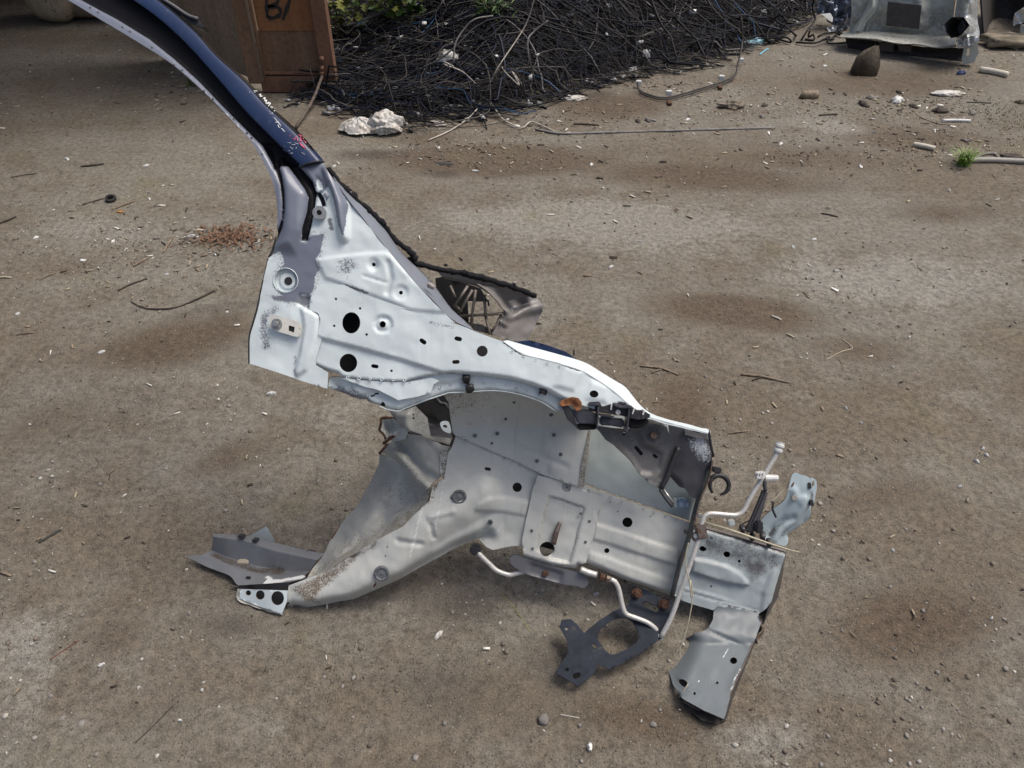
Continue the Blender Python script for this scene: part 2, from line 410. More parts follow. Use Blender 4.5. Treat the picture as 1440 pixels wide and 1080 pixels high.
M_CAVITY = plain('black_cavity_shade', (.028, .029, .030), .7, spec=.2)  # near-black that paints in the shade behind holes and in recesses
M_HORN = painted('dull_blue_grey_paint', (.135, .158, .172), (.10, .095, .09), (.66, .68, .68), (.12, .05, .03), .45, r2=.5, grime_amt=.12)
M_FAPR = painted('grey_green_apron_paint', (.36, .405, .40), (.15, .125, .095), (.6, .6, .6), (.1, .05, .03), .48, grime_amt=.2)
M_LBRK = painted('dusty_dark_bracket', (.105, .105, .108), (.16, .15, .14), (.5, .52, .54), (.1, .05, .03), .45, r2=.4, grime=(.05, .05, .05), grime_amt=.3)
M_LAMP = painted('scuffed_black_panel', (.04, .04, .045), (.5, .53, .57), (.12, .105, .09), (.1, .05, .03), .35, r2=.5, grime=(.16, .14, .12), grime_amt=.3)
M_GLOSSTIN = plain('tinted_metal', (.3, .31, .32), .3, metal=.8)

def ground_mat():
    m, nt, b = nodes('dirt_yard'); co = coords(nt)
    mp = nt.nodes.new('ShaderNodeMapping'); mp.inputs['Rotation'].default_value = (0, 0, math.radians(-28)); mp.inputs['Scale'].default_value = (.35, 1.6, 1)
    nt.links.new(co, mp.inputs['Vector'])
    tr = noise(nt, mp.outputs[0], 1.5, 5, .6, .4); big = noise(nt, co, 1.1, 6, .6, .3); mid = noise(nt, co, 6.5, 6, .65); fin = noise(nt, co, 48, 5, .7); vf = noise(nt, co, 230, 4, .75)
    v = math_(nt, 'ADD', math_(nt, 'MULTIPLY', tr, .5), math_(nt, 'MULTIPLY', big, .5))
    v = math_(nt, 'ADD', v, math_(nt, 'MULTIPLY', math_(nt, 'SUBTRACT', mid, .5), .35))
    at = nt.nodes.new('ShaderNodeAttribute'); at.attribute_name = 'mask'; sp = nt.nodes.new('ShaderNodeSeparateColor'); nt.links.new(at.outputs['Color'], sp.inputs[0])
    def stain_shade(ch, k=1.2, lo=.34, hi=.66): return remap(nt, math_(nt, 'ADD', sp.outputs[ch], math_(nt, 'MULTIPLY', math_(nt, 'SUBTRACT', math_(nt, 'ADD', math_(nt, 'MULTIPLY', mid, .4), math_(nt, 'ADD', math_(nt, 'MULTIPLY', tr, .35), math_(nt, 'MULTIPLY', fin, .25))), .5), k)), lo, hi)
    c = mix(nt, remap(nt, v, .38, .62), (.158, .133, .102), (.213, .198, .167))
    c = mix(nt, math_(nt, 'MULTIPLY', stain_shade(1), .8), c, (.268, .256, .224))
    c = mix(nt, math_(nt, 'MULTIPLY', stain_shade(0), .85), c, (.108, .080, .056))
    c = mix(nt, math_(nt, 'MULTIPLY', stain_shade(2), .8), c, (.066, .055, .046))  # dark channel: darker dirt and painted-in shadow
    c = mix(nt, remap(nt, noise(nt, co, 2.7, 5, .6), .56, .72, 0, .5), c, (.17, .15, .095))      # yellow-green film
    gr = remap(nt, math_(nt, 'ADD', math_(nt, 'MULTIPLY', fin, .5), math_(nt, 'MULTIPLY', vf, .5)), .33, .67, .55, 1.42)
    gr = math_(nt, 'MULTIPLY', gr, remap(nt, noise(nt, co, 620, 3, .8), .3, .7, .78, 1.22))
    cg = nt.nodes.new('ShaderNodeCombineColor')
    for k_ in range(3): nt.links.new(gr, cg.inputs[k_])
    c = mix(nt, 1.0, c, cg.outputs[0], 'MULTIPLY')
    vo = nt.nodes.new('ShaderNodeTexVoronoi'); vo.inputs['Scale'].default_value = 140; nt.links.new(co, vo.inputs['Vector'])
    sc = nt.nodes.new('ShaderNodeSeparateColor'); nt.links.new(vo.outputs['Color'], sc.inputs[0])
    sm = remap(nt, vo.outputs['Distance'], .28, .16)
    c = mix(nt, math_(nt, 'MULTIPLY', sm, remap(nt, sc.outputs[0], .84, .86, 0, .8)), c, (.34, .31, .28))
    c = mix(nt, math_(nt, 'MULTIPLY', sm, remap(nt, sc.outputs[1], .78, .80, 0, .75)), c, (.05, .043, .038))
    nt.links.new(c, b.inputs['Base Color']); b.inputs['Roughness'].default_value = .92; b.inputs['Specular IOR Level'].default_value = .25
    hgt = math_(nt, 'ADD', math_(nt, 'MULTIPLY', fin, .6), math_(nt, 'ADD', math_(nt, 'MULTIPLY', vf, .25), math_(nt, 'MULTIPLY', math_(nt, 'MULTIPLY', sm, sc.outputs[2]), .25)))
    bump(nt, b, hgt, 1.0, .016)
    return m
M_GROUND = ground_mat()

# ------------------------------------------------------------------ ground
def gz(x, y):
    u = x * .88 + y * .47; v = -x * .47 + y * .88
    return (fbm(x * .9 + 40, y * .9 + 11, 4) - .47) * .03 + (fbm(u * .6 + 3, v * 4.2, 3) - .45) * .016 + (fbm(x * 9, y * 9, 3) - .45) * .009
def Gs(x, y, lift=0.0):
    p = G(x, y); p[..., 2] = gz(p[..., 0], p[..., 1]) + lift; return p
def axis_grid(lo, hi, c0, c1_, fine, far):
    a = list(np.arange(c0, c1_, fine)); s = fine; x = c1_
    while x < hi: a.append(x); s = min(s * 1.25, far); x += s
    a.append(hi); s = fine; x = c0 - fine; pre = []
    while x > lo: pre.append(x); s = min(s * 1.25, far); x -= s
    pre.append(lo); return np.array(pre[::-1] + a)
gx_ = axis_grid(-70, 70, -2.6, 2.6, .012, 4); gy_ = axis_grid(-30, 110, .45, 5.2, .012, 4)
GX, GY = np.meshgrid(gx_, gy_); fade = ss(30, 8, np.hypot(GX, GY - 3))
GZ = gz(GX, GY) * fade + (fbm(GX * 38, GY * 38, 2) - .37) * .0035 * ss(7, 3, np.hypot(GX, GY - 2.5))
nx = len(gx_); ny = len(gy_); ii, jj = np.meshgrid(np.arange(ny - 1), np.arange(nx - 1), indexing='ij')
gf = np.stack([ii * nx + jj, ii * nx + jj + 1, (ii + 1) * nx + jj + 1, (ii + 1) * nx + jj], -1).reshape(-1, 4)
# where the dirt is browner, dustier or painted darker
gd = np.maximum(GY * math.cos(PITCH) + (CAMH) * math.sin(PITCH), .2); GPX = 720 + FPX * GX / gd; GPY = 540 - FPX * (GY * math.sin(PITCH) - CAMH * math.cos(PITCH)) / gd
def blobs(lst):
    m = np.zeros(GX.shape)
    for (cx, cy, rx, ry, an, st) in lst:
        a = math.radians(an); dx = GPX - cx; dy = GPY - cy; u = (dx * math.cos(a) + dy * math.sin(a)) / rx; v = (-dx * math.sin(a) + dy * math.cos(a)) / ry; m = np.maximum(m, st * np.exp(-(u * u + v * v) * .9))
    return m
BRN = blobs([(240, 480, 190, 45, -12, .7), (60, 590, 160, 40, -20, .5), (700, 225, 230, 32, 0, .75), (1000, 250, 260, 30, 4, .7), (860, 150, 130, 28, 0, .7), (1040, 440, 170, 34, 5, .75), (960, 570, 75, 70, 0, .7), (1210, 490, 130, 34, 6, .6), (1280, 880, 190, 90, -10, .65), (900, 1010, 160, 60, 10, .65), (1330, 300, 140, 26, 0, .55), (560, 690, 120, 70, 0, .45), (330, 640, 120, 40, -20, .5), (160, 900, 100, 60, -20, .5), (1240, 700, 150, 40, -8, .5), (1280, 195, 160, 30, 0, .6), (1250, 115, 240, 40, 0, .62), (1130, 225, 260, 34, 0, .6), (600, 195, 120, 16, 0, .6), (470, 330, 60, 40, 0, .4), (250, 970, 170, 80, -30, .45)])
LGT = blobs([(860, 320, 330, 60, 4, .7), (1250, 390, 240, 50, 5, .65), (120, 330, 190, 45, -6, .55), (40, 930, 90, 120, 0, .65), (1080, 1040, 150, 60, 0, .6), (480, 590, 70, 50, 0, .5), (1120, 560, 90, 35, 0, .5), (1170, 180, 90, 14, 6, .7), (1340, 560, 140, 60, 0, .5), (380, 1020, 120, 60, -10, .45), (960, 135, 80, 18, 0, .5)])
DRK = blobs([(830, 135, 90, 16, 0, .55), (520, 215, 90, 14, 0, .5), (640, 850, 140, 50, 10, .5), (300, 430, 150, 18, -10, .45), (1060, 205, 120, 12, 3, .45), (760, 930, 120, 50, 0, .5), (320, 880, 110, 40, 0, .5), (620, 245, 60, 10, 0, .5), (680, 980, 330, 110, 0, .52), (200, 1010, 190, 90, -10, .42), (480, 800, 220, 70, 0, .4), (1150, 960, 200, 70, 0, .38), (60, 470, 120, 50, 0, .4), (440, 480, 90, 60, 0, .38)])  # darker dirt, plus shadow painted in under the rail, sill and lower centre
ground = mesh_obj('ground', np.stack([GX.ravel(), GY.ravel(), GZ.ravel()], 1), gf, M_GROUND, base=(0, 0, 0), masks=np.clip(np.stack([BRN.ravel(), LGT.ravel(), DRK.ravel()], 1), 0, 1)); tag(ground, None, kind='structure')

# loose grit, chips: nobody could count them
ICO = bmesh.new(); bmesh.ops.create_icosphere(ICO, subdivisions=1, radius=1); ICO.verts.index_update()
ICV = np.array([v.co[:] for v in ICO.verts]); ICF = np.array([[v.index for v in f.verts] for f in ICO.faces]); ICO.free()
def scatter(n, x0, x1, y0, y1, pw=1.0, cluster=.0):
    y = y0 + (y1 - y0) * rng.random(n) ** pw; x = rng.uniform(-1, 1, n) * (.75 * (y + .7)); 
    k = fbm(x * 1.7 + 9, y * 1.7 + 3, 3); ok = rng.random(n) < (k * 2.2 - .35 if cluster else np.ones(n)); return x[ok], y[ok]
def pebbles(name, n, rmin, rmax, mats, label, ex=3.2):
    x, y = scatter(n, 0, 0, .5, 6.2, 1.25, 1); n = len(x)
    r = rmin * (rmin / rmax) ** (-rng.random(n) ** ex) ; s = r[:, None] * rng.uniform(.6, 1.25, (n, 3)); s[:, 2] *= .65
    a = rng.uniform(0, 6.28, n); V = ICV[None] * (1 + rng.uniform(-.22, .22, (n, len(ICV), 1))) * s[:, None]
    c, q = np.cos(a)[:, None], np.sin(a)[:, None]; V = np.stack([V[..., 0] * c - V[..., 1] * q, V[..., 0] * q + V[..., 1] * c, V[..., 2]], -1)
    V += np.stack([x, y, gz(x, y) + r * .25], 1)[:, None]
    Fq = (ICF[None] + (np.arange(n) * len(ICV))[:, None, None]).reshape(-1, 3)
    mi = np.repeat(rng.choice(len(mats), n, p=[.5, .36, .14][:len(mats)]), len(ICF))
    o = mesh_obj(name, V.reshape(-1, 3), Fq, None, smooth=False, base=(0, 0, 0), matidx=mi, mats=mats); tag(o, label, kind='stuff'); return o
M_PEB = [plain('grit_brown', (.15, .125, .10), .9, var=.35), plain('grit_grey', (.24, .225, .205), .9, var=.35), plain('grit_pale', (.42, .40, .36), .85, var=.25)]
pebbles('gravel', 22000, .0011, .0068, M_PEB, 'fine loose grit and small stones over the dirt ground')
def slivers(name, n, mats, label, rects=None):
    x, y = scatter(n, 0, 0, .7, 6.0, .8, 1); n = len(x); L = .0042 * 5 ** (rng.random(n) ** 2.4) * (.35 + .17 * y)
    for (cx, cy, sx, sy, m_) in rects or ():
        q = G(rng.normal(cx, sx, m_), rng.normal(cy, sy, m_)); x = np.r_[x, q[:, 0]]; y = np.r_[y, q[:, 1]]; L = np.r_[L, .004 * 4.5 ** (rng.random(m_) ** 2.2) * (.4 + .14 * q[:, 1])]
    n = len(x); wd = L * rng.uniform(.08, .4, n); a = rng.uniform(0, 6.28, n)
    q = np.array([[-1, -1], [1, -1], [1, 1], [-1, 1]]); z = gz(x, y); V = []
    dx = np.cos(a)[:, None] * q[:, 0] * L[:, None] - np.sin(a)[:, None] * q[:, 1] * wd[:, None] * rng.uniform(.4, 1, (n, 4)); dy = np.sin(a)[:, None] * q[:, 0] * L[:, None] + np.cos(a)[:, None] * q[:, 1] * wd[:, None]
    up = .003 + rng.uniform(0, .004, (n, 4))
    T_ = np.stack([x[:, None] + dx, y[:, None] + dy, z[:, None] + up], -1); B_ = T_.copy(); B_[..., 2] -= .0025
    V = np.concatenate([T_, B_], 1).reshape(-1, 3)
    f = np.array([[0, 1, 2, 3], [7, 6, 5, 4], [1, 0, 4, 5], [2, 1, 5, 6], [3, 2, 6, 7], [0, 3, 7, 4]])
    Fq = (f[None] + (np.arange(n) * 8)[:, None, None]).reshape(-1, 4)
    o = mesh_obj(name, V, Fq, None, smooth=False, base=(0, 0, 0), matidx=np.repeat(rng.choice(len(mats), n, p=[.3, .32, .22, .16]), 6), mats=mats); tag(o, label, kind='stuff')
M_SLV = [plain('dark_bark', (.055, .042, .032), .9, var=.3), plain('dry_wood', (.23, .18, .125), .85, var=.3), plain('straw', (.36, .31, .22), .8, var=.2), plain('white_chip', (.66, .65, .60), .6, var=.15)]
slivers('wood_litter', 2600, M_SLV, 'tiny bark shreds, straw and paper flecks strewn over the dirt', [(1270, 150, 70, 14, 260), (1330, 205, 60, 18, 200), (1160, 215, 90, 18, 160), (640, 210, 90, 16, 240), (800, 170, 90, 14, 160), (1050, 150, 60, 12, 90), (230, 345, 70, 22, 130), (120, 370, 60, 30, 80), (340, 330, 30, 10, 60), (260, 130, 40, 14, 90), (930, 120, 60, 8, 80)])

# ------------------------------------------------------------------ open shed, rusty gate leaves, sacks
M_SHEDWALL = plain('shed_board', (.20, .155, .105), .8, var=.3, scale=5)
M_ROOF = plain('roof_sheet', (.16, .15, .14), .7, var=.2, scale=6)
def rusty(name, a, b_, c_, sc=6.):
    m, nt, bs = nodes(name); co = coords(nt)
    mp = nt.nodes.new('ShaderNodeMapping'); mp.inputs['Scale'].default_value = (3, 3, .5); nt.links.new(co, mp.inputs['Vector'])
    st = noise(nt, mp.outputs[0], sc, 6, .65); sp = noise(nt, co, 45, 5, .7); l = noise(nt, co, 3, 4)
    c = mix(nt, remap(nt, st, .35, .65), a, b_); c = mix(nt, remap(nt, sp, .45, .7, 0, .75), c, c_); c = mix(nt, remap(nt, l, .5, .75, 0, .5), c, tuple(v * .6 for v in a))
    nt.links.new(c, bs.inputs['Base Color']); bs.inputs['Roughness'].default_value = .8; bump(nt, bs, sp, .4, .003); return m
M_RUSTA = rusty('rust_orange_sheet', (.20, .085, .034), (.26, .118, .05), (.11, .06, .035))
M_RUSTB = rusty('rust_brown_sheet', (.15, .085, .05), (.20, .125, .075), (.09, .05, .032))
M_RUSTC = rusty('weathered_tan_sheet', (.24, .18, .12), (.30, .23, .16), (.16, .11, .07))
M_RUSTD = rusty('rust_frame', (.15, .075, .045), (.19, .10, .06), (.08, .045, .03))
M_SPRAY = plain('black_spray_paint', (.015, .013, .012), .7)

shed = thing('shed', 'dark open-fronted shed with a tan board back wall at the upper left', 'shed', (-4.2, 5.0, 0))
box('roof', shed, (-3.4, 5.55, 2.5), (3.3, 4.4, .1), M_ROOF); box('wall', shed, (-3.2, 6.2, 1.02), (3.6, .08, 2.08), M_SHEDWALL)
box('wall', shed, (-4.9, 4.75, 1.02), (.08, 2.8, 2.08), M_SHEDWALL); box('wall', shed, (-1.62, 5.5, 1.02), (.06, 1.3, 2.08), M_SHEDWALL); box('post', shed, (-1.5, 6.3, 1.02), (.1, .1, 2.08), M_RUSTD)  # right-hand wall added to keep sky light out of the shed
box('skirting_board', shed, (-3.2, 6.12, .16), (3.4, .05, .34), plain('skirting_wood', (.1, .075, .05), .85, var=.3))

# gate leaf with stencilled lettering
def vquad(name, parent, corners, y_of, t, mat, bev=.003):
    """upright plate; corners in photo coordinates, y_of gives its distance"""
    c = np.array(corners, float); f = atY(c[:, 0], c[:, 1], y_of); b = f + np.array([0, t, 0]); return ext_obj(name, parent, f, b, mat, bev)
gl = G(471, 133); YG = float(gl[1])
M_STONEROD = plain('brown_grey_rod', (.10, .08, .065), .8, var=.3)
gate = thing('gate_leaf', 'rusty framed steel gate leaf with black painted lettering', 'gate', G(425, 128))
def gx(px, py, dy=0.): return atY(px, py, YG + dy)
def top(px, py, k=-260):  # follow an upright from (px,py) up to image height k
    b = gx(px, py); 
    return b
def upright(name, parent, xl, xr, yb, dy, t, mat, H=2.2, yt=None):
    a = gx(xl, yb, dy); b = gx(xr, yb, dy); z0 = a[2]; z1 = H if yt is None else gx(xl, yt, dy)[2]
    f = np.array([[a[0], a[1], z0], [b[0], b[1], z0], [b[0], b[1], z1], [a[0], a[1], z1]]); return ext_obj(name, parent, f, f + np.array([0, t, 0]), mat, .003)
pu = upright('upper_panel', gate, 363.5, 452.5, 44, .025, .004, M_RUSTA)
upright('lower_panel', gate, 367, 453.5, 104, .03, .004, M_RUSTB, yt=43.2)
upright('bottom_rail', gate, 369.5, 456.5, 130, .0, .05, M_RUSTD, yt=108)
upright('gate_post', gate, 456.5, 475.5, 136, -.015, .07, M_RUSTD); upright('stile', gate, 350, 369.2, 118, -.005, .05, M_RUSTB)
upright('cross_bar', gate, 367.2, 456, 105.5, .005, .04, M_RUSTD, yt=102.5)
def stroke(pts, wd=.014):
    p = cat(np.array([gx(*c1('M', *q), .022) for q in pts]), 6) if len(pts) > 2 else np.array([gx(*c1('M', *q), .022) for q in pts]); return p
bmL = []
for nm, pts in (('letter_stroke', [(268, -45), (270, 20), (273, 88)]), ('letter_stroke', [(268, -42), (318, -34), (324, 14), (278, 34)]), ('letter_stroke', [(276, 34), (330, 40), (338, 72), (302, 92), (272, 86)]), ('letter_stroke', [(402, -60), (380, 20), (352, 100)])):
    p = stroke(pts); t = np.gradient(p, axis=0); s = np.stack([-t[:, 2], 0 * t[:, 0], t[:, 0]], 1); s /= np.linalg.norm(s, axis=1)[:, None]
    s = s * (.0085 + .002 * np.sin(np.arange(len(p)))[:, None]); f = np.vstack([p + s, (p - s)]); n_ = len(p)
    V = np.vstack([f, f + np.array([0, .0018, 0])]); F = []
    for i in range(n_ - 1): F += [[i, i + 1, n_ + i + 1, n_ + i], [2 * n_ + i, 3 * n_ + i, 3 * n_ + i + 1, 2 * n_ + i + 1], [i, 2 * n_ + i, 2 * n_ + i + 1, i + 1], [n_ + i, n_ + i + 1, 3 * n_ + i + 1, 3 * n_ + i]]
    mesh_obj(nm, V, F, M_SPRAY, pu, smooth=False)
for yy in (80, 93, 100): tube('hinge_pin', gate, [gx(452, yy, -.03), gx(452.5, yy + 6, -.03)], .012, M_RUSTD)
tube('latch_rod', gate, [gx(453, 107, -.04), G(440, 140, .05), G(416.5, 179, .012)], .0075, M_STONEROD, sub=4)

leaf2 = thing('gate_leaf', 'plain weathered tan steel gate leaf hung left of the lettered one', 'gate', G(330, 112))
a2, b2 = G(238, 70, .06), gx(372, 119, -.02)
pv = (b2 - a2) / np.linalg.norm(b2 - a2)
b2[2] = a2[2] = .07; f = np.array([a2, b2, b2 + [0, 0, 2.1], a2 + [0, 0, 2.1]]); ext_obj('panel', leaf2, f, f + np.array([.0, .006, 0]), M_RUSTC, .001)
for k in (.985,): 
    c = a2 + (b2 - a2) * k; box('stile', leaf2, (c[0], c[1] + .03, 1.12), (.03, .045, 2.1), M_RUSTB)
c = (a2 + b2) / 2; 
ang = math.atan2((b2 - a2)[1], (b2 - a2)[0]); box('bottom_rail', leaf2, (c[0], c[1] + .035, .10), (np.linalg.norm(b2 - a2) * .98, .045, .05), M_RUSTB, rot=np.array([[math.cos(ang), math.sin(ang), 0], [-math.sin(ang), math.cos(ang), 0], [0, 0, 1]]))

M_SACK = plain('pale_sack', (.36, .30, .21), .85, var=.25, scale=9, dirt=(.16, .12, .08), dirt_amt=.3)
def lump(name, label, cat_, base, size, mat, seed, rot=0., group=None, sq=.55, amp=.12, fr=3., sub=3, parent=None):
    bm = bmesh.new(); bmesh.ops.create_icosphere(bm, subdivisions=sub, radius=1); bm.verts.index_update()
    V = np.array([v.co[:] for v in bm.verts]); F = np.array([[v.index for v in f.verts] for f in bm.faces]); bm.free()
    V = np.sign(V) * np.abs(V) ** sq; V /= np.abs(V).max()
    k = 1 + amp * 2 * (fbm(V[:, 0] * fr + seed, V[:, 1] * fr + V[:, 2] * fr * .8 + seed * 2, 4) - .47)[:, None]; V = V * k * np.array(size) / 2
    V[:, 2] -= V[:, 2].min() + .004; c, s = math.cos(rot), math.sin(rot); V = np.stack([V[:, 0] * c - V[:, 1] * s, V[:, 0] * s + V[:, 1] * c, V[:, 2]], 1) + np.array(base)
    o = mesh_obj(name, V, F, mat, parent, smooth=True, base=base if parent is None else None)
    if label: tag(o, label, cat_, group)
    return o
b_ = G(72, 40); lump('sack', 'pale tan sack standing at the back of the dark shed', 'sack', b_ + [0, .18, 0], (.3, .34, .5), M_SACK, 3)
b_ = G(123, 34); lump('sack', 'tan sack lying to the right of the paler sack in the shed', 'sack', b_ + [.02, .2, 0], (.44, .4, .42), plain('tan_sack', (.25, .20, .14), .85, var=.3, scale=9), 8)

# ------------------------------------------------------------------ heap of cables and wires
fe = np.array([G(*q)[:2] for q in [(440, 140), (490, 158), (560, 178), (650, 168), (720, 158), (800, 128), (900, 104), (1000, 84), (1090, 52), (1160, 4), (1210, -40)]])
def yfront(x): return np.interp(x, fe[:, 0], fe[:, 1])
def hheap(x, y):
    d = y - yfront(x); hm = np.interp(x, [-1.4, -.9, -.5, -.1, .6, 1.6, 2.4, 3.0], [.02, .05, .13, .34, .5, .45, .25, .04])
    return hm * ss(-.05, 1.1, d) * (.8 + .45 * fbm(x * 2.3 + 3, y * 2.3, 3)) * ss(-1.55, -1.2, x)
M_SOIL = plain('dark_soil', (.035, .03, .027), .95, var=.4, scale=12)
xs = np.linspace(-1.6, 3.4, 90); ys = np.linspace(3.4, 8.2, 80); XX, YY = np.meshgrid(xs, ys)
ZZ = np.where(YY > yfront(XX) - .1, hheap(XX, YY) * .86 - .03, -.05)
heap = thing('cable_heap', 'long low heap of tangled black cables and wiring beyond the dirt yard', 'cable heap', (.6, 5.0, 0))
nx2 = len(xs); i_, j_ = np.meshgrid(np.arange(len(ys) - 1), np.arange(nx2 - 1), indexing='ij')
q4 = np.stack([i_ * nx2 + j_, i_ * nx2 + j_ + 1, (i_ + 1) * nx2 + j_ + 1, (i_ + 1) * nx2 + j_], -1).reshape(-1, 4)
mesh_obj('soil_core', np.stack([XX.ravel(), YY.ravel(), ZZ.ravel()], 1), q4, M_SOIL, heap)
def cables(n, r0, r1, mats, prob, name, lo=.5, hi=2.6, dmax=2.3, lay=.10, curl=2.2, sides=5, x0=-1.25, x1=2.75):
    VV, FF, MI = [], [], []; off = 0; K = 22
    for k in range(n):
        x = rng.uniform(x0, x1); d = rng.random() ** 1.25 * dmax; y = yfront(x) + d; L = rng.uniform(lo, hi); th = (fbm(np.array(x * .9 + 5), np.array(y * 1.1), 2) - .38) * 5 + rng.normal(0, .45) + (math.pi if rng.random() < .5 else 0)
        kk = rng.normal(0, curl / 2); px = [x]; py = [y]; st = L / K
        for s in range(K - 1):
            kk = kk * .86 + rng.normal(0, curl * .55); th += kk * st; x += math.cos(th) * st; y += math.sin(th) * st * .75
            if y < yfront(x) - .10 + .07 * math.sin(k) or x < -1.18 or x > 2.9: break
            px.append(x); py.append(y)
        if len(px) < 6: continue
        KK = len(px)
        px, py = np.array(px), np.array(py); up = rng.random() ** 2 * lay
        z = hheap(px, py) + np.where(py > yfront(px) + .05, up, up * .25) + .012 + .05 * (fbm(np.arange(KK) * .28 + k * 3.1, np.zeros(KK) + k, 2) - .35) * (1 + 3 * (rng.random() < .12))
        r = r0 * (r1 / r0) ** rng.random() ** 1.6
        p = np.stack([px, py, np.maximum(z, gz(px, py) + r)], 1); V, F = tube_geo(p, r, sides, True)
        quads = np.array(F[:-2]); VV.append(V); FF.append(quads + off); MI.append(np.full(len(quads), rng.choice(len(mats), p=prob))); off += len(V)
    o = mesh_obj(name, np.vstack(VV), np.vstack(FF), None, heap, smooth=True, matidx=np.concatenate(MI), mats=mats); o['kind'] = 'stuff'; return o
M_CAB = [plain('black_cable', (.007, .007, .009), .55, scale=30, spec=.25), plain('navy_cable', (.008, .011, .026), .5, scale=30, spec=.25), plain('dusty_cable', (.05, .045, .04), .7, scale=30, var=.4), plain('grey_cable', (.13, .125, .12), .6, scale=30), plain('blue_cable', (.02, .10, .24), .4)]
cables(3000, .0016, .0050, M_CAB, [.58, .27, .11, .036, .004], 'cables')
cables(800, .0013, .0026, M_CAB, [.5, .2, .2, .09, .01], 'cables', .25, 1.0, 1.6, .16, 5.)
cables(70, .004, .008, M_CAB, [.72, .1, .12, .06, .0], 'cables', .8, 2.6, 1.8, .2, 1.4, 6)
# connector scraps caught in the heap
n = 330; x = rng.uniform(-1.2, 2.7, n); y = yfront(x) + rng.random(n) ** 1.2 * 1.9 - .12; z = hheap(x, y) + rng.uniform(.0, .09, n) * (y > yfront(x) + .1) + .012
s = rng.uniform(.004, .013, (n, 1)) * np.array([1, 1.7, .8]); cube = np.array([[a, b, c] for a in (-1, 1) for b in (-1, 1) for c in (-1, 1)])
cf = np.array([[0, 1, 3, 2], [4, 6, 7, 5], [0, 4, 5, 1], [2, 3, 7, 6], [0, 2, 6, 4], [1, 5, 7, 3]]); V = cube[None] * s[:, None] * rng.uniform(.7, 1.2, (n, 8, 3)); a = rng.uniform(0, 6.28, n)[:, None]
V = np.stack([V[..., 0] * np.cos(a) - V[..., 1] * np.sin(a), V[..., 0] * np.sin(a) + V[..., 1] * np.cos(a), V[..., 2] + V[..., 0] * .5], -1) + np.stack([x, y, z], 1)[:, None]
o = mesh_obj('connector_scraps', V.reshape(-1, 3), (cf[None] + (np.arange(n) * 8)[:, None, None]).reshape(-1, 4), None, heap, smooth=False, matidx=np.repeat(rng.choice(3, n, p=[.55, .25, .2]), 6), mats=[M_WHITE, plain('grey_connector', (.25, .25, .25), .5), plain('black_connector', (.02, .02, .02), .5)]); o['kind'] = 'stuff'

# leafy weeds behind the heap
M_LEAF = [plain('leaf_green', (.085, .16, .03), .5, var=.35, scale=12), plain('leaf_yellow_green', (.17, .19, .035), .5, var=.3, scale=12), plain('leaf_dark', (.045, .095, .025), .5, var=.3)]
M_STEM = plain('weed_stem', (.10, .085, .045), .8)
def weed(label, base, h, spread, n, prob, size=.05, fern=False):
    t = thing('leafy_weed', label, 'plant', base, 'weeds behind the cable heap'); tips = []
    for k in range(6):
        a = rng.uniform(0, 6.28); q = np.array([base + np.array([0, 0, 0]), base + np.array([math.cos(a) * spread * .35, math.sin(a) * spread * .2, h * .5]), base + np.array([math.cos(a) * spread * rng.uniform(.4, 1), math.sin(a) * spread * .5, h * rng.uniform(.7, 1)])])
        c = cat(q, 6); tips.append(c); tube('stem', t, q, [.007, .002], M_STEM, 5, 5)
    V, F, MI = [], [], []; off = 0
    shape = np.array([[0, 0, 0], [.35, .32, .05], [.3, .62, .02], [.62, .7, .0], [.3, .85, 0], [0, 1.15, -.12], [-.3, .85, 0], [-.62, .7, 0], [-.3, .62, .02], [-.35, .32, .05]])
    if fern: shape = np.array([[0, 0, 0], [.06, .25, .02], [.09, .5, .03], [.07, .8, .0], [0, 1.2, -.08], [-.07, .8, 0], [-.09, .5, .03], [-.06, .25, .02]])
    for k in range(n):
        c = tips[k % 6]; p = c[rng.integers(4, len(c))] + rng.normal(0, 1, 3) * np.array([spread * .28, spread * .2, h * .13]); s = size * rng.uniform(.5, 1.2)
        yaw = rng.uniform(0, 6.28); pit = rng.uniform(-.9, .7); R = np.array([[math.cos(yaw), -math.sin(yaw), 0], [math.sin(yaw), math.cos(yaw), 0], [0, 0, 1]]) @ np.array([[1, 0, 0], [0, math.cos(pit), -math.sin(pit)], [0, math.sin(pit), math.cos(pit)]])
        v = shape * s @ R.T + p; v[:, 2] = np.maximum(v[:, 2], .01); V.append(v); m_ = rng.choice(3, p=prob)
        for i in range(1, len(shape) - 1): F.append([off, off + i, off + i + 1]); MI.append(m_)
        off += len(shape)
    o = mesh_obj('foliage', np.vstack(V), np.array(F), None, t, smooth=False, matidx=MI, mats=M_LEAF); o['kind'] = 'stuff'; return t
weed('yellow-green leafy weed beside the rusty gate post', np.array([-.98, 4.85, .0]), .42, .2, 130, [.3, .55, .15], .055)
weed('green broad-leaved weed above the left end of the cable heap', np.array([-.66, 4.95, .04]), .45, .26, 170, [.6, .2, .2], .06)
weed('dark green weed at the top of the heap, right of the broad-leaved one', np.array([-.40, 5.1, .1]), .4, .22, 130, [.5, .1, .4], .055)
weed('feathery fern-like weed sprouting from the middle of the cable heap', np.array([-.09, 4.62, .2]), .2, .10, 150, [.6, .0, .4], .06, True)
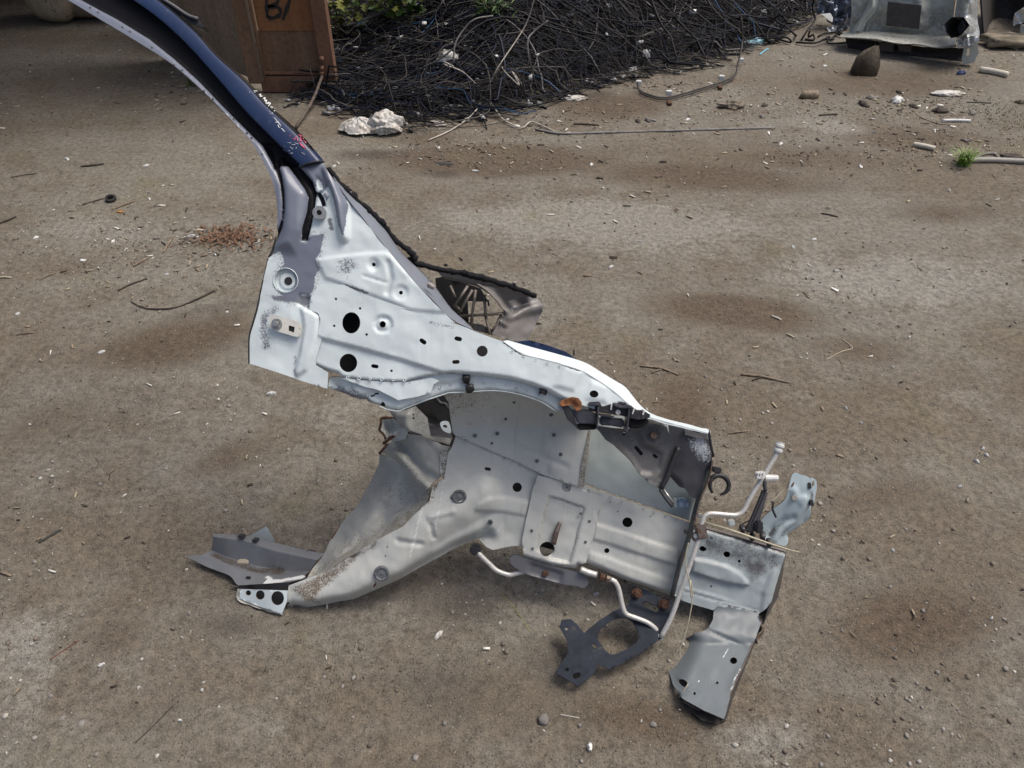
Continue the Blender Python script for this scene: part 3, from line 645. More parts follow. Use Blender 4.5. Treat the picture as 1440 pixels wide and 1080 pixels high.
# ------------------------------------------------------------------ the cut-off front corner of a car body
car = thing('car_body_section', 'pale grey cut-off front corner of a car body with its dark blue windscreen pillar', 'car part', G(640, 850))
def wout(X, Y):
    X = np.asarray(X, float); Y = np.asarray(Y, float); t = np.clip((330 - Y) / 400, 0, 2)
    return .20 - .15 * t ** 1.5 - .06 * ss(650, 1000, X)
FLO = cr('T', [(1021, 576), (950, 500), (850, 395), (700, 262), (550, 165), (400, 75), (275, 0), (100, -95), (-120, -200)])      # flange, outer edge, upwards
FLI = cr('T', [(1110, 680), (1060, 590), (1000, 530), (900, 430), (800, 325), (700, 235), (600, 155), (470, 75), (330, 0), (160, -95), (-60, -205)])
BLB = cr('T', [(1215, 670), (1130, 590), (1000, 460), (880, 320), (760, 185), (640, 75), (535, 0), (380, -105), (150, -230)])      # black / blue line
BLO = cr('T', [(1305, 650), (1200, 530), (1080, 420), (1000, 330), (880, 220), (800, 130), (700, 40), (650, 0), (520, -110), (290, -250)])
FLO = [tuple(q) for q in cat(FLO, 4)]; BLBs = [tuple(q) for q in cat(BLB, 4)]; BLOs = [tuple(q) for q in cat(BLO, 4)]
EDGE_L = cr('B', [(137, 680), (135, 600), (140, 500), (160, 430), (190, 320), (215, 200), (240, 100), (262, 10)]) + cr('A', [(285, 680), (308, 600), (316, 550), (316, 430), (300, 310), (270, 210), (215, 100)])
EDGE_R = cr('A', [(605, 125), (650, 200), (720, 300), (770, 370), (850, 470), (990, 650), (1085, 770), (1170, 870), (1300, 1010)]) + cr('B', [(1440, 425)])
UNDER = cr('B', [(1170, 370), (850, 265), (740, 205), (640, 205), (615, 400), (600, 520), (565, 640), (560, 690), (638, 738), (632, 840)])
BOT = cr('B', [(480, 795), (370, 755), (250, 715)])
PILLAR = [tuple(q) for q in cat(EDGE_L, 3)] + FLO + [BLOs[-1]] + [(x - 2, y + 1) for x, y in BLOs[::-1]] + EDGE_R + UNDER + BOT
CHAN = FLI + [(x + 9, y - 5) for x, y in BLB[::-1]]
BLK2 = cr('A', [(215, 0), (330, 0), (400, 80), (470, 170), (540, 250), (562, 320), (548, 420), (527, 540), (505, 622), (468, 622), (478, 540), (503, 440), (513, 350), (490, 300), (440, 230), (380, 150), (330, 95), (312, 105), (345, 210), (363, 310), (366, 430), (348, 540), (300, 645), (275, 720), (255, 720), (298, 600), (345, 480), (348, 380), (335, 270), (298, 170), (255, 60)])
BLK3 = cr('A', [(562, 318), (590, 318), (612, 350), (628, 405), (600, 408), (588, 372)])
GREY1 = cr('A', [(322, 95), (520, 300), (505, 450), (470, 620), (540, 590), (615, 570), (590, 690), (560, 740), (580, 800), (555, 850), (545, 930), (520, 970), (470, 960), (440, 990), (390, 1010), (330, 955), (300, 880), (330, 800), (365, 770), (330, 690), (275, 725), (345, 540), (362, 420), (350, 250)])
GREY2 = cr('A', [(455, 155), (605, 120), (655, 200), (720, 300), (765, 390), (752, 560), (740, 605), (712, 540), (690, 440), (668, 340), (640, 270), (615, 320), (600, 260), (570, 230), (560, 310), (610, 300), (640, 330), (655, 345), (630, 380), (600, 330), (520, 245)])
RIDGE = cr('B', [(470, 330), (530, 350), (580, 385), (565, 510), (530, 640), (500, 720), (440, 760), (430, 740), (465, 600), (490, 450)])
def pillar_h(X, Y):
    h = -.012 * area(X, Y, CHAN, 2.5) - .009 * area(X, Y, BLK2, 2.5)
    for b, r in ((c1('A', 924, 773), 8), (c1('A', 1097, 952), 10), (c1('A', 925, 790), 5)): h = h - .0035 * disc(X, Y, b, r, 2.5)
    h = h + .007 * area(X, Y, RIDGE, 2.6) - .006 * area(X, Y, cr('A', [(455, 965), (525, 975), (520, 1060), (445, 1030)]), 2)
    h = h + .0035 * area(X, Y, cr('A', [(560, 740), (900, 700), (1010, 700), (1085, 780), (1170, 870), (1400, 1080), (1160, 1060), (740, 900), (620, 860)]), 2.2)
    h = h - .004 * line(X, Y, cr('A', [(1015, 760), (1035, 860), (1010, 950)]), 3.5, 2) - .003 * line(X, Y, cr('A', [(860, 845), (1005, 890)]), 1.2)
    h = h + .014 * area(X, Y, cr('A', [(340, 150), (500, 320), (490, 560), (420, 680), (330, 660), (360, 480)]), 12) + .012 * bead(X, Y, cr('A', [(640, 180), (715, 400), (740, 600)]), 9)
    h = h + .009 * area(X, Y, GREY2, 6)
    return h + (fbm(X * .03, Y * .03, 3) - .45) * .006 * ss(240, 330, Y)
def pillar_m(X, Y):
    spr = .62 * line(X, Y, cr('B', [(300, 340), (235, 380), (225, 480), (245, 570)]), 6, 6) + .55 * line(X, Y, cr('B', [(430, 640), (425, 740)]), 2, 5) + .6 * area(X, Y, cr('A', [(690, 740), (800, 720), (830, 780), (760, 850), (700, 830)]), 12)
    spr = spr + .8 * line(X, Y, cr('A', [(745, 905), (800, 925), (885, 955)]), 2.2, 2.2) + .7 * area(X, Y, cr('A', [(220, 960), (330, 980), (440, 960), (470, 1010), (400, 1000), (300, 1005)]), 4) + .75 * area(X, Y, cr('A', [(450, 980), (520, 985), (515, 1060), (455, 1030)]), 4) + .7 * line(X, Y, cr('A', [(645, 490), (660, 545)]), 3.2, 1)
    spr = spr + .42 * ss(16, 0, dist_poly(X, Y, GREY1, True)) * (Y > 320)
    blu = area(X, Y, GREY1, 5) + area(X, Y, GREY2, 4) + .95 * area(X, Y, [(q[0] - 16, q[1] + 10) for q in FLO] + FLI[::-1], 3) * ss(340, 250, Y) * 1.6
    blu = blu + area(X, Y, cr('A', [(150, -20), (260, 60), (340, 270), (352, 400), (340, 500), (300, 600), (250, 500), (250, 200)]), 3)
    blk = area(X, Y, CHAN, 1.2) + area(X, Y, BLK2, 1.2) + area(X, Y, BLK3, 1.2)
    return spr, blu, blk
H_UP = [ell(*c1('A', 368, 875), 15.2, 16, n=30), ell(*c1('A', 594, 948), 8.6, 9, n=22), ell(*c1('A', 587, 450), 2.8), ell(*c1('A', 924, 773), 2.5), ell(*c1('A', 1097, 952), 2.7)]
pp = sheet('pillar_panel', car, PILLAR, wout, M_OUT, H_UP, pillar_h, pillar_m, 3.0, .0022, M_SEAM, feat=[FLI, BLK2 + BLK2[:1], BLK3 + BLK3[:1]])
tube('door_seal_edge', pp, [P(x, y, float(wout(x, y)) - .001) for x, y in EDGE_L[:10]], .0019, M_DKCUT, 6, 4)
def cup(c, hole, r, rh, off):
    o3 = P(*c, float(wout(*c)) + .0); b = cyl('boss_cup', pp, o3, NB, r / 640, .01, M_OUT, 28, prof=[(1.06, .12), (1.02, .2), (.97, -.1), (.93, -.75), (.7, -.85), (.66, -.55), (.62, -.5), (.3, -.5), (.28, -1.6), (0, -1.6)])
    V = np.array([v.co[:] for v in b.data.vertices]) ; sh_ = (P(*hole, .2) - P(*c, .2)); k = 28
    for i, v in enumerate(b.data.vertices):
        ring = i // k
        if ring >= 5: v.co = v.co + Vector(sh_ * (1.0 if ring >= 7 else .7))
    if rh: cyl('boss_hole', pp, P(*hole, float(wout(*hole))) - NB * .0048, NB, rh / 640, .001, M_CAVITY, 18)
cup(c1('A', 368, 875), c1('A', 381, 877), 15.5, 5.2, 0); cup(c1('A', 594, 948), c1('A', 594, 948), 8.8, 0, 0)
# spot welds along the door flange
for k in np.linspace(.06, .92, 15):
    i = int(k * (len(FLO) - 1)); j = int(k * (len(FLI) - 1)); x = FLO[i][0] * .45 + FLI[j][0] * .55; y = FLO[i][1] * .45 + FLI[j][1] * .55
    cyl('spot_weld', pp, P(x, y, float(wout(x, y)) + .0002), NB, .0022, .0008, M_SEAM, 10)
# blue outer skin of the pillar
def prow(t, dw):
    n_ = 26; a = resample(BLBs, n=n_); b = resample(BLOs, n=n_); q = a + (b - a) * t; return [(x, y, float(wout(x, y)) + dw) for x, y in q]
def skin_m(X, Y):
    return (0 * X, 0 * X, line(X, Y, BLOs, 3.2, 1.4) * (Y < 210))
psk = loft('pillar_skin', car, [prow(-.02, -.018), prow(.03, .010), prow(.12, .016), prow(.5, .019), prow(.86, .017), prow(.97, .008), prow(1.05, -.02)], M_BLUE, 90, 4, masks=skin_m, rim=M_DKCUT)
def on_skin(x, y):
    a = resample(BLBs, n=120); b = resample(BLOs, n=120); d = [abs((bb[0] - aa[0]) * (y - aa[1]) - (bb[1] - aa[1]) * (x - aa[0])) / np.hypot(*(bb - aa)) for aa, bb in zip(a, b)]; i = int(np.argmin(d))
    t = np.dot(np.array([x, y]) - a[i], b[i] - a[i]) / np.dot(b[i] - a[i], b[i] - a[i]); return P(x, y, float(wout(x, y)) + float(np.interp(t, [0, .04, .14, .5, .84, .96, 1.05], [-.01, .011, .0165, .019, .017, .008, -.02])) + .0008)
M_CHALK = plain('white_marker', (.75, .78, .8), .7, var=.3, scale=400); M_PINK = plain('pink_marker', (.62, .10, .18), .6, var=.3, scale=400)
for st in ([(183, 468), (196, 458), (203, 462), (212, 470)], [(205, 460), (222, 462)], [(232, 480), (240, 476), (236, 490), (248, 486)], [(252, 500), (262, 494), (258, 512), (270, 506), (266, 524), (282, 518)], [(262, 530), (290, 520), (272, 548), (300, 540), (284, 566), (312, 560)], [(270, 520), (300, 575)], [(290, 575), (318, 566), (302, 596), (332, 590), (316, 620), (340, 612)], [(300, 560), (330, 640), (338, 646)], [(312, 600), (345, 640), (322, 612)], [(345, 650), (362, 668)], [(280, 540), (310, 600)]):
    tube('chalk_stroke', psk, [on_skin(*c1('M', *q)) for q in st], .0011, M_CHALK, 4, 3)
for st in ([(384, 690), (430, 684), (448, 694), (400, 702)], [(408, 712), (422, 690), (428, 716)], [(440, 692), (446, 716), (456, 700)], [(455, 712), (468, 722), (462, 748), (440, 726), (470, 720)], [(436, 722), (466, 752)]): tube('pink_stroke', psk, [on_skin(*c1('M', *q)) for q in st], .0013, M_PINK, 4, 3)
for k in range(14):
    x, y = c1('M', 400 + rng.uniform(-40, 90), 740 + rng.uniform(-20, 60)); tube('scratch', psk, [on_skin(x, y), on_skin(x + rng.uniform(-6, 6), y + rng.uniform(-3, 4))], .0005, M_CHALK, 4, 0)
tube('skin_joint', car, [P(x, y, float(wout(x, y)) + d) for (x, y), d in zip(cr('A', [(455, 160), (500, 138), (560, 122), (610, 124)]), (.006, .020, .020, .004))], .002, M_DKCUT)
tr_ = cr('T', [(640, -10), (690, 10), (760, 55), (806, 72), (806, 85), (832, 108), (822, 116), (770, 95), (735, 62), (690, 35)])
prism('trim_strip', car, tr_, .06, .085, M_PLASTIC); tube('trim_lip', car, [P(*q, .09) for q in cr('T', [(655, -5), (700, 22), (760, 62), (800, 76)])], .004, plain('grey_trim_edge', (.10, .10, .11), .4))

# apron panel, overlapping the pillar foot
LOWE = cr('B', [(528, 690), (640, 735), (690, 748), (716, 775), (850, 795), (1000, 805), (1140, 808), (1250, 775)]) + cr('C', [(60, 800), (180, 770), (340, 748), (500, 755), (700, 780), (850, 820), (950, 860), (1030, 905), (1100, 940)])
FOLD = cr('C', [(660, 540), (700, 570), (790, 630), (880, 650), (1000, 680), (1160, 730)]) + cr('D', [(450, 160), (550, 230), (640, 310), (760, 385), (900, 425), (1000, 452), (1150, 492)])
SIL = cr('C', [(690, 532), (850, 578), (1000, 618), (1130, 655), (1200, 680), (1260, 720), (1350, 775)]) + cr('D', [(630, 200), (700, 290), (760, 350), (810, 376), (900, 405), (1040, 438), (1158, 474)])
APR = cr('B', [(530, 262), (520, 345), (575, 362), (590, 400), (572, 505), (580, 525), (546, 640)]) + LOWE + cr('D', [(320, 300), (420, 335), (560, 355), (700, 385), (800, 405), (870, 430), (1000, 460), (1150, 496)]) + FOLD[::-1] + cr('C', [(560, 505), (480, 475), (440, 455), (300, 410), (150, 370), (0, 325)]) + cr('B', [(1170, 345), (850, 238), (740, 183), (640, 175), (570, 190)])
CRE = cr('B', [(575, 515), (830, 580), (1100, 655), (1380, 742), (1700, 800)])
BELOW = CRE + cr('B', [(1700, 1100), (400, 1000), (520, 520)])
def apron_h(X, Y):
    h = -.007 * ss(1.8, -2.6, sdp(X, Y, BELOW)) + .0035
    h = h - .012 * ss(6, 0, dist_poly(X, Y, LOWE)) ** 2
    b = c1('B', 985, 433); r = np.hypot(X - b[0], Y - b[1]); h = h - .004 * ss(13.6, 12, r) + .003 * ss(8, 6.4, r)
    h = h + .004 * area(X, Y, cr('C', [(1050, 690), (1170, 735), (1110, 850), (985, 820)]), 4) + .004 * area(X, Y, cr('C', [(1220, 790), (1330, 830), (1320, 930), (1190, 900)]), 5)
    return h + (fbm(X * .03 + 5, Y * .03, 3) - .45) * .005
def apron_m(X, Y):
    s = .22 * line(X, Y, CRE, 1.5, 4) + .45 * line(X, Y, cr('C', [(200, 420), (350, 450)]), 2, 5) + .55 * line(X, Y, cr('C', [(700, 570), (790, 625), (870, 640)]), 1, 1.4) + .35 * line(X, Y, LOWE, 2, 5)
    return s, 0 * X, .9 * line(X, Y, cr('C', [(665, 545), (710, 575), (790, 632), (1000, 682), (1150, 728)]), .45, .5)
H_AP = [ell(*c1('B', 785, 423), 12.7, 15), ell(*c1('B', 762, 677), 12.4, 13), ell(*c1('B', 983, 433), 4.4, 4.8)] + [ell(*c1('B', *q), 1.8, n=10) for q in ((688, 272), (840, 332), (677, 442), (882, 497), (1036, 727))] + \
       [slot(*c1('B', 1238, 541), 2.4, 3, 35), slot(*c1('B', 930, 698), 2.6, 2.6, 10), ell(*c1('C', 532, 602), 7.7), slot(*c1('C', 380, 524), 2.4, 3, 12), slot(*c1('C', 366, 670), 2.6, 2.7, -3), ell(*c1('C', 1237, 872), 6.2, 5, 8)]
sheet('apron_panel', car, APR, lambda X, Y: wout(X, Y) + .001, M_OUT, H_AP, apron_h, apron_m, 3.0, .0022, M_SEAM)
loft('apron_top', car, [[(x, y, float(wout(x, y)) + .0045) for x, y in resample(FOLD, n=24)], [(x * .75 + u * .25, y * .75 + v * .25, float(wout(x, y)) + .002) for (x, y), (u, v) in zip(resample(FOLD, n=24), resample(SIL, n=24))], [(x, y, float(wout(x, y)) - .028) for x, y in resample(SIL, n=24)]], M_OUT, 50, 4, rim=M_DKCUT)
sheet('inner_reinforcement', car, cr('B', [(480, 300), (900, 300), (1440, 450)]) + cr('C', [(500, 520), (800, 660), (1180, 760), (1300, 900), (1080, 900), (820, 790), (350, 700)]) + cr('B', [(1100, 780), (600, 720), (500, 600)]), lambda X, Y: wout(X, Y) - .055, M_CAVITY, spacing=10)  # black backing paints the shade seen through the apron holes
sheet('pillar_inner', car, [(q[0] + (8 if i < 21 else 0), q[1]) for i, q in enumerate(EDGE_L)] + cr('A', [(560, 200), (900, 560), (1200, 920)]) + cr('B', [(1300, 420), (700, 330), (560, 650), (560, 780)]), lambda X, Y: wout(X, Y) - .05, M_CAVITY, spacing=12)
# dish and washer on the pillar
cyl('washer', car, P(*c1('A', 587, 450), .2) + NB * .006, NB, .0135, .004, M_ZINC, 18, prof=[(.35, -2), (.4, 1), (1, 1), (1, 0), (.95, -1.5)])
hp = sheet('hinge_plate', car, [tuple(q) for q in cat(cr('B', [(285, 372), (360, 388), (440, 415), (464, 440), (460, 490), (440, 512), (360, 490), (280, 465), (262, 440), (268, 395)]), 3, True)], .2105, plain('bare_white_metal', (.62, .62, .58), .45, dirt=(.35, .3, .2), dirt_amt=.2), [cr('B', [(388, 438), (425, 450), (420, 485), (383, 473)])], None, None, 3.5, .004)
cyl('stud', hp, P(*c1('B', 312, 430), .21), NB, .006, .012, M_ZINC, 10); box('hinge_pocket', hp, P(*c1('B', 404, 461), .205), (.018, .017, .002), M_DKCUT, BODYROT)
cyl('stud_ring', hp, P(*c1('B', 312, 430), .211), NB, .011, .002, M_ZINC, 18, prof=[(.7, 1), (1, 1), (1, 0)])

# wheel-arch flange under the apron
ARL = cr('B', [(632, 842), (720, 868), (800, 900), (870, 912), (905, 935), (960, 950), (1010, 970), (1080, 982), (1130, 962), (1250, 915), (1380, 872)]) + cr('C', [(330, 865), (430, 862), (600, 852), (750, 872), (900, 922), (1000, 985)])
ARU = cr('C', [(1080, 960), (1020, 890), (940, 850), (840, 810), (690, 770), (500, 745), (340, 738), (180, 760), (60, 792)]) + cr('B', [(1140, 798), (1000, 795), (850, 785), (716, 765), (640, 770)])
STEP = cr('B', [(700, 760), (870, 825), (960, 850), (1080, 912), (1200, 890), (1285, 865), (1305, 810), (1440, 790)]) + cr('C', [(600, 700), (0, 700)]) + cr('B', [(700, 700)])
def arch_h(X, Y):
    h = -.006 * ss(-2, 2, sdp(X, Y, STEP)) - .010 * ss(5, 0, dist_poly(X, Y, ARL)) ** 2
    h = h + .006 * area(X, Y, cr('B', [(790, 790), (870, 815), (930, 850), (840, 880), (800, 850)]), 4) - .007 * area(X, Y, cr('B', [(640, 770), (700, 780), (720, 850), (640, 830)]), 4)
    return h + (fbm(X * .06 + 9, Y * .06, 3) - .45) * .006
def arch_m(X, Y):
    return (.45 * ss(8, 0, dist_poly(X, Y, ARL)) + .5 * area(X, Y, cr('B', [(640, 800), (800, 830), (900, 870), (900, 920), (700, 870)]), 8), 0 * X, .9 * line(X, Y, cr('B', [(905, 890), (945, 870)]), 1.4, 1) + disc(X, Y, c1('B', 980, 945), 5.5, 1.5) * .6)
sheet('arch_flange', car, ARL + ARU, lambda X, Y: wout(X, Y) - .012, M_OUT, [], arch_h, arch_m, 3.5, .0018, M_CUT, rag=.8)
tube('arch_lip', car, [P(x, y, float(wout(x, y)) - .021) for x, y in ARL[5:]], .0014, M_OUT, 6, 4)
sheet('arch_reinforcement', car, cr('B', [(716, 772), (870, 828), (935, 842), (960, 850), (1080, 912), (1200, 890), (1285, 865), (1305, 812), (1340, 790), (1290, 770), (1140, 798), (1000, 795), (850, 786)]), lambda X, Y: wout(X, Y) - .0055, M_OUT, [], lambda X, Y: (fbm(X * .06 + 3, Y * .06, 3) - .45) * .004, lambda X, Y: (.3 * line(X, Y, LOWE, 2, 5), 0 * X, 0 * X), 4, .002, M_DKCUT)
for q in ((430, 785), (455, 845), (915, 858)):
    c = c1('C', *q); cl = lump('clip', None, None, P(*c, float(wout(*c)) - .015), (.016, .018, .016), M_PLASTIC, q[0], amp=.5, fr=5, sub=2, parent=car)

# inner wheelhouse, front apron and rail
WH = cr('E', [(540, 40), (590, 120), (598, 200), (615, 310), (640, 338), (740, 372), (1010, 489), (1200, 579), (1400, 649)]) + cr('D', [(345, 830), (372, 640), (408, 470), (425, 380), (430, 200), (200, 130), (0, 60)]) + cr('E', [(900, -20), (700, -10)])
def wh_h(X, Y):
    h = -.004 * line(X, Y, cr('E', [(870, 320), (1000, 380), (1240, 480), (1345, 525)]), 1.5, 2.5) + .003 * line(X, Y, cr('E', [(1080, 100), (1020, 200), (975, 290)]), 1, 2) + .004 * line(X, Y, cr('E', [(1180, 140), (1190, 280), (1210, 400), (1180, 405)]), 1.5, 2)
    h = h - .002 * line(X, Y, cr('E', [(1035, 400), (1015, 480)]), .8, .8) - .002 * line(X, Y, cr('E', [(1225, 490), (1205, 560)]), .8, .8) + .003 * disc(X, Y, c1('E', 1245, 540), 4.5)
    return h + (fbm(X * .025 + 2, Y * .025, 3) - .45) * .012
def wh_m(X, Y): return (.42 * ss(640, 550, Y) * ss(760, 640, X) + .42 * ss(6, 0, dist_poly(X, Y, cr('E', [(640, 338), (1010, 489), (1400, 649)]))), 0 * X, 0 * X)
wh = sheet('wheelhouse_panel', car, WH, lambda X, Y: .03 + .09 * ss(605, 535, Y), M_IN, [], wh_h, wh_m, 4.5, .0016, M_SEAM)
for x, y, r in ((1003, 113, 11), (1238, 193, 13), (1255, 322, 12), (897, 313, 12), (755, 327, 12), (863, 375, 8), (1148, 487, 12), (1298, 445, 12), (950, 222, 9), (735, 130, 4), (940, 20, 7)):
    c = c1('E', x, y); cyl('sealing_plug', wh, P(*c, .03 + .09 * float(ss(605, 535, c[1]))) + NB * .001, NB, r / 4.5 / 616, .002, M_GASKET, 12)
cyl('weld_ring', wh, P(*c1('E', 1245, 540), .0335), NB, .007, .0012, M_IN, 16, prof=[(.8, 1), (1, 1), (1, 0)])
sheet('front_apron', car, cr('D', [(400, 470), (395, 640), (362, 812), (600, 893), (1042, 1048), (1075, 1000), (1095, 900), (1180, 640), (1150, 500), (900, 440), (600, 380), (430, 380)]), .010, M_FAPR, [], lambda X, Y: (fbm(X * .03, Y * .03, 3) - .45) * .01, lambda X, Y: (.4 * ss(7, 0, dist_poly(X, Y, cr('D', [(362, 812), (600, 893), (1042, 1048)]))), 0 * X, 0 * X), 6)
sheet('seam_strip', car, cr('D', [(396, 470), (410, 472), (380, 700), (365, 832), (325, 832), (350, 690), (380, 560)]), .034, M_KICK, [], None, lambda X, Y: (.5 + 0 * X, 0 * X, 0 * X), 3.5)
EDGB = cr('Gc', [(1440, 890), (1200, 808), (1060, 750), (930, 692), (870, 700)]); EDGB2 = cr('Gc', [(530, 572), (440, 577), (330, 599), (290, 583), (235, 550), (290, 515)]) ; ARMB = cr('E', [(830, 965), (600, 1073)]) + cr('F', [(1440, 715), (1300, 780), (1150, 840), (1000, 865), (880, 880), (720, 915)])
ARMT = cr('F', [(748, 735), (860, 692), (1000, 640), (1150, 545), (1300, 450)]) + cr('E', [(300, 900), (400, 800), (468, 740), (490, 645), (560, 597), (588, 430), (608, 402), (622, 365)])
RAIL = cr('E', [(632, 334), (700, 350), (1010, 483), (1200, 573), (1400, 643)]) + cr('D', [(355, 822), (600, 905), (1045, 1060)]) + cr('H', [(583, 610), (520, 860), (468, 1080)]) + EDGB + cr('Gc', [(700, 690), (530, 600)]) + EDGB2 + ARMB + ARMT
EMB1 = cr('E', [(775, 745), (850, 712), (940, 714), (1102, 745), (1075, 832), (940, 806), (810, 800), (760, 790)])
EMB2 = cr('Gc', [(975, 432), (1100, 470), (1500, 600), (1500, 700), (1100, 570), (960, 528)])
EMB3 = cr('Gc', [(940, 612), (1060, 650), (1500, 810), (1500, 905), (1200, 800), (930, 690)])
def rail_h(X, Y):
    h = .006 * area(X, Y, EMB1, 2) + .006 * area(X, Y, EMB2, 2) + .004 * area(X, Y, EMB3, 2) - .0015 * line(X, Y, cr('E', [(957, 475), (945, 720), (935, 1020)]), .5, .6)
    h = h - .03 * ss(22, 0, dist_poly(X, Y, ARMB)) ** 2 - .012 * ss(10, 0, dist_poly(X, Y, EDGB)) ** 2
    h = h + .02 * bead(X, Y, cr('F', [(900, 830), (1150, 720), (1400, 600)]) + cr('E', [(450, 900), (800, 700)]), 30) - .007 * bead(X, Y, cr('E', [(480, 880), (495, 960)]), 4) - .006 * bead(X, Y, cr('E', [(270, 985), (420, 1000)]), 5) + .005 * bead(X, Y, cr('E', [(470, 830), (620, 790)]), 5)
    return h + (fbm(X * .028, Y * .028 + 8, 3) - .45) * .012
def rail_m(X, Y):
    ch = .85 * line(X, Y, cr('E', [(560, 610), (540, 740), (518, 850), (512, 920)]), .9, 1.2) + .9 * line(X, Y, cr('E', [(428, 770), (400, 880), (375, 990), (350, 1080)]), 1.3, 1.4) + .6 * line(X, Y, cr('E', [(462, 770), (445, 870), (430, 1000)]), 1, 1.5) + .6 * line(X, Y, cr('E', [(490, 825), (560, 800), (615, 798)]), 1.5, 2) + .65 * line(X, Y, cr('E', [(300, 995), (415, 998)]), 1, 1.5) + .6 * line(X, Y, cr('E', [(790, 930), (890, 945), (930, 890)]), 2.5, 3) + .6 * line(X, Y, cr('F', [(1270, 770), (1290, 710), (1310, 690)]), 2.5, 2)
    br = .62 * area(X, Y, cr('F', [(860, 690), (1150, 545), (1300, 450), (1330, 470), (1180, 560), (1120, 640), (960, 760), (930, 850), (740, 760)]), 8) + .75 * area(X, Y, cr('E', [(470, 740), (490, 640), (560, 600), (500, 680), (490, 740), (430, 780), (400, 790)]), 4) + .3 * ss(12, 0, dist_poly(X, Y, ARMB))
    return br, ch, .9 * line(X, Y, cr('F', [(1305, 695), (1290, 740), (1285, 755)]), 1.5, 1.5)
rail = sheet('rail_panel', car, RAIL, lambda X, Y: .022 - .022 * ss(560, 420, X), M_IN, [ell(*c1('Gc', 483, 205), 6.6), ell(*c1('Gc', 1180, 425), 7.1), slot(*c1('Gc', 297, 88), 2.2, 2.4, 12), ell(*c1('Gc', 1051, 606), 3.6), ell(*c1('Gc', 672, 597), 11), ell(*c1('E', 545, 600), 4.5, 2.2, -8, 12)] + [ell(*c1('Gc', *q), 1., n=8) for q in ((1072, 300), (1325, 388), (1120, 358))] + [ell(*c1('F', *q), 1.3, n=8) for q in ((1373, 487), (1362, 540))], rail_h, rail_m, 3.3, .0018, None)
sheet('rail_inner', car, cr('E', [(700, 420), (1100, 560)]) + cr('D', [(350, 860), (900, 1030)]) + cr('H', [(480, 900)]) + cr('Gc', [(1300, 800), (1000, 650), (900, 650), (560, 560), (350, 560), (330, 300)]), -.04, M_CAVITY, spacing=14)  # black backing, painted as the shade inside the rail holes
def on_rail(c):
    X, Y = np.array([c[0]]), np.array([c[1]]); return P(c[0], c[1], .022 - .022 * float(ss(560, 420, c[0]))) + NB * float(rail_h(X, Y)[0])
for c, r in ((c1('E', 660, 705), 10.2), (c1('F', 1345, 642), 11)):
    cyl('grommet', rail, on_rail(c), NB, r / 616, .007, M_GASKET, 22, prof=[(1, 0), (1, .6), (.9, .9), (.75, .95), (.6, .6), (.2, .7), (0, .9)])
lump('grommet_flap', None, None, on_rail(c1('E', 618, 708)), (.012, .01, .006), M_GASKET, 4, sub=2, parent=rail)
cyl('nut', rail, on_rail(c1('E', 852, 872)), NB, .0065, .006, M_GASKET, 6, prof=[(0, 0), (1, 0), (1, 1), (.5, 1), (.45, .3), (0, .3)])
# strut plate with its pocket
SP = cr('Gc', [(612, 128), (690, 145), (770, 172), (764, 212), (790, 232), (818, 226), (826, 190), (1000, 250), (1020, 278), (965, 520), (918, 678), (872, 700), (850, 725), (700, 705), (530, 655), (513, 540), (545, 380), (580, 220)])
PK = cr('Gc', [(690, 262), (780, 290), (905, 335), (885, 420), (850, 560), (818, 690), (700, 660), (610, 595), (640, 450), (655, 380)])
def sp_h(X, Y): return -.012 * ss(2.5, -4, sdp(X, Y, PK)) - .004 * area(X, Y, cr('Gc', [(665, 395), (750, 415), (720, 560), (640, 590), (640, 450)]), 2) - .012 * ss(6, 0, dist_poly(X, Y, cr('Gc', [(872, 700), (850, 725), (700, 705), (530, 655)]))) + (fbm(X * .05, Y * .05, 3) - .45) * .004
def sp_m(X, Y): return (.62 * area(X, Y, cr('Gc', [(755, 440), (800, 460), (830, 520), (790, 560), (740, 530)]), 9) + .35 * ss(8, 0, np.abs(sdp(X, Y, PK))), .5 * disc(X, Y, c1('Gc', 885, 370), 2.5), .6 * disc(X, Y, c1('Gc', 770, 470), 3, 3))
spl = sheet('strut_plate', car, SP, .030, M_IN, [ell(*c1('Gc', 672, 597), 10.3), slot(*c1('Gc', 800, 308), 2.4, 2.4, 100)], sp_h, sp_m, 3., .0022, M_DKCUT)
tube('support_pin', spl, [P(*c1('Gc', *q), w) for q, w in (((712, 560), .03), ((730, 490), .034), ((755, 425), .03))], [.0065, .0065, .004], M_CUT, 8, 4)
for q in ((797, 202), (575, 478), (580, 592), (885, 370), (940, 418), (915, 550)): cyl('rivet', spl, P(*c1('Gc', *q), .0305), NB, .0034, .0016, M_GASKET, 10)
sf = sheet('strut_flange', car, [tuple(q) for q in cat(cr('Gc', [(436, 668), (445, 640), (480, 630), (520, 645), (700, 700), (870, 742), (915, 768), (935, 805), (905, 842), (855, 826), (780, 820), (650, 785), (550, 757), (500, 728), (455, 700)]), 3, True)], .024, painted('dark_grey_flange', (.12, .125, .14), (.10, .085, .07), (.5, .5, .5), (.15, .06, .03), .45, grime_amt=.4), [], lambda X, Y: -.006 * area(X, Y, cr('Gc', [(555, 680), (770, 745), (760, 815), (550, 755)]), 2), None, 3.8, .002, M_DKCUT)
cyl('bolt', sf, P(*c1('Gc', 660, 748), .02), NB, .0075, .006, M_RUST, 6)

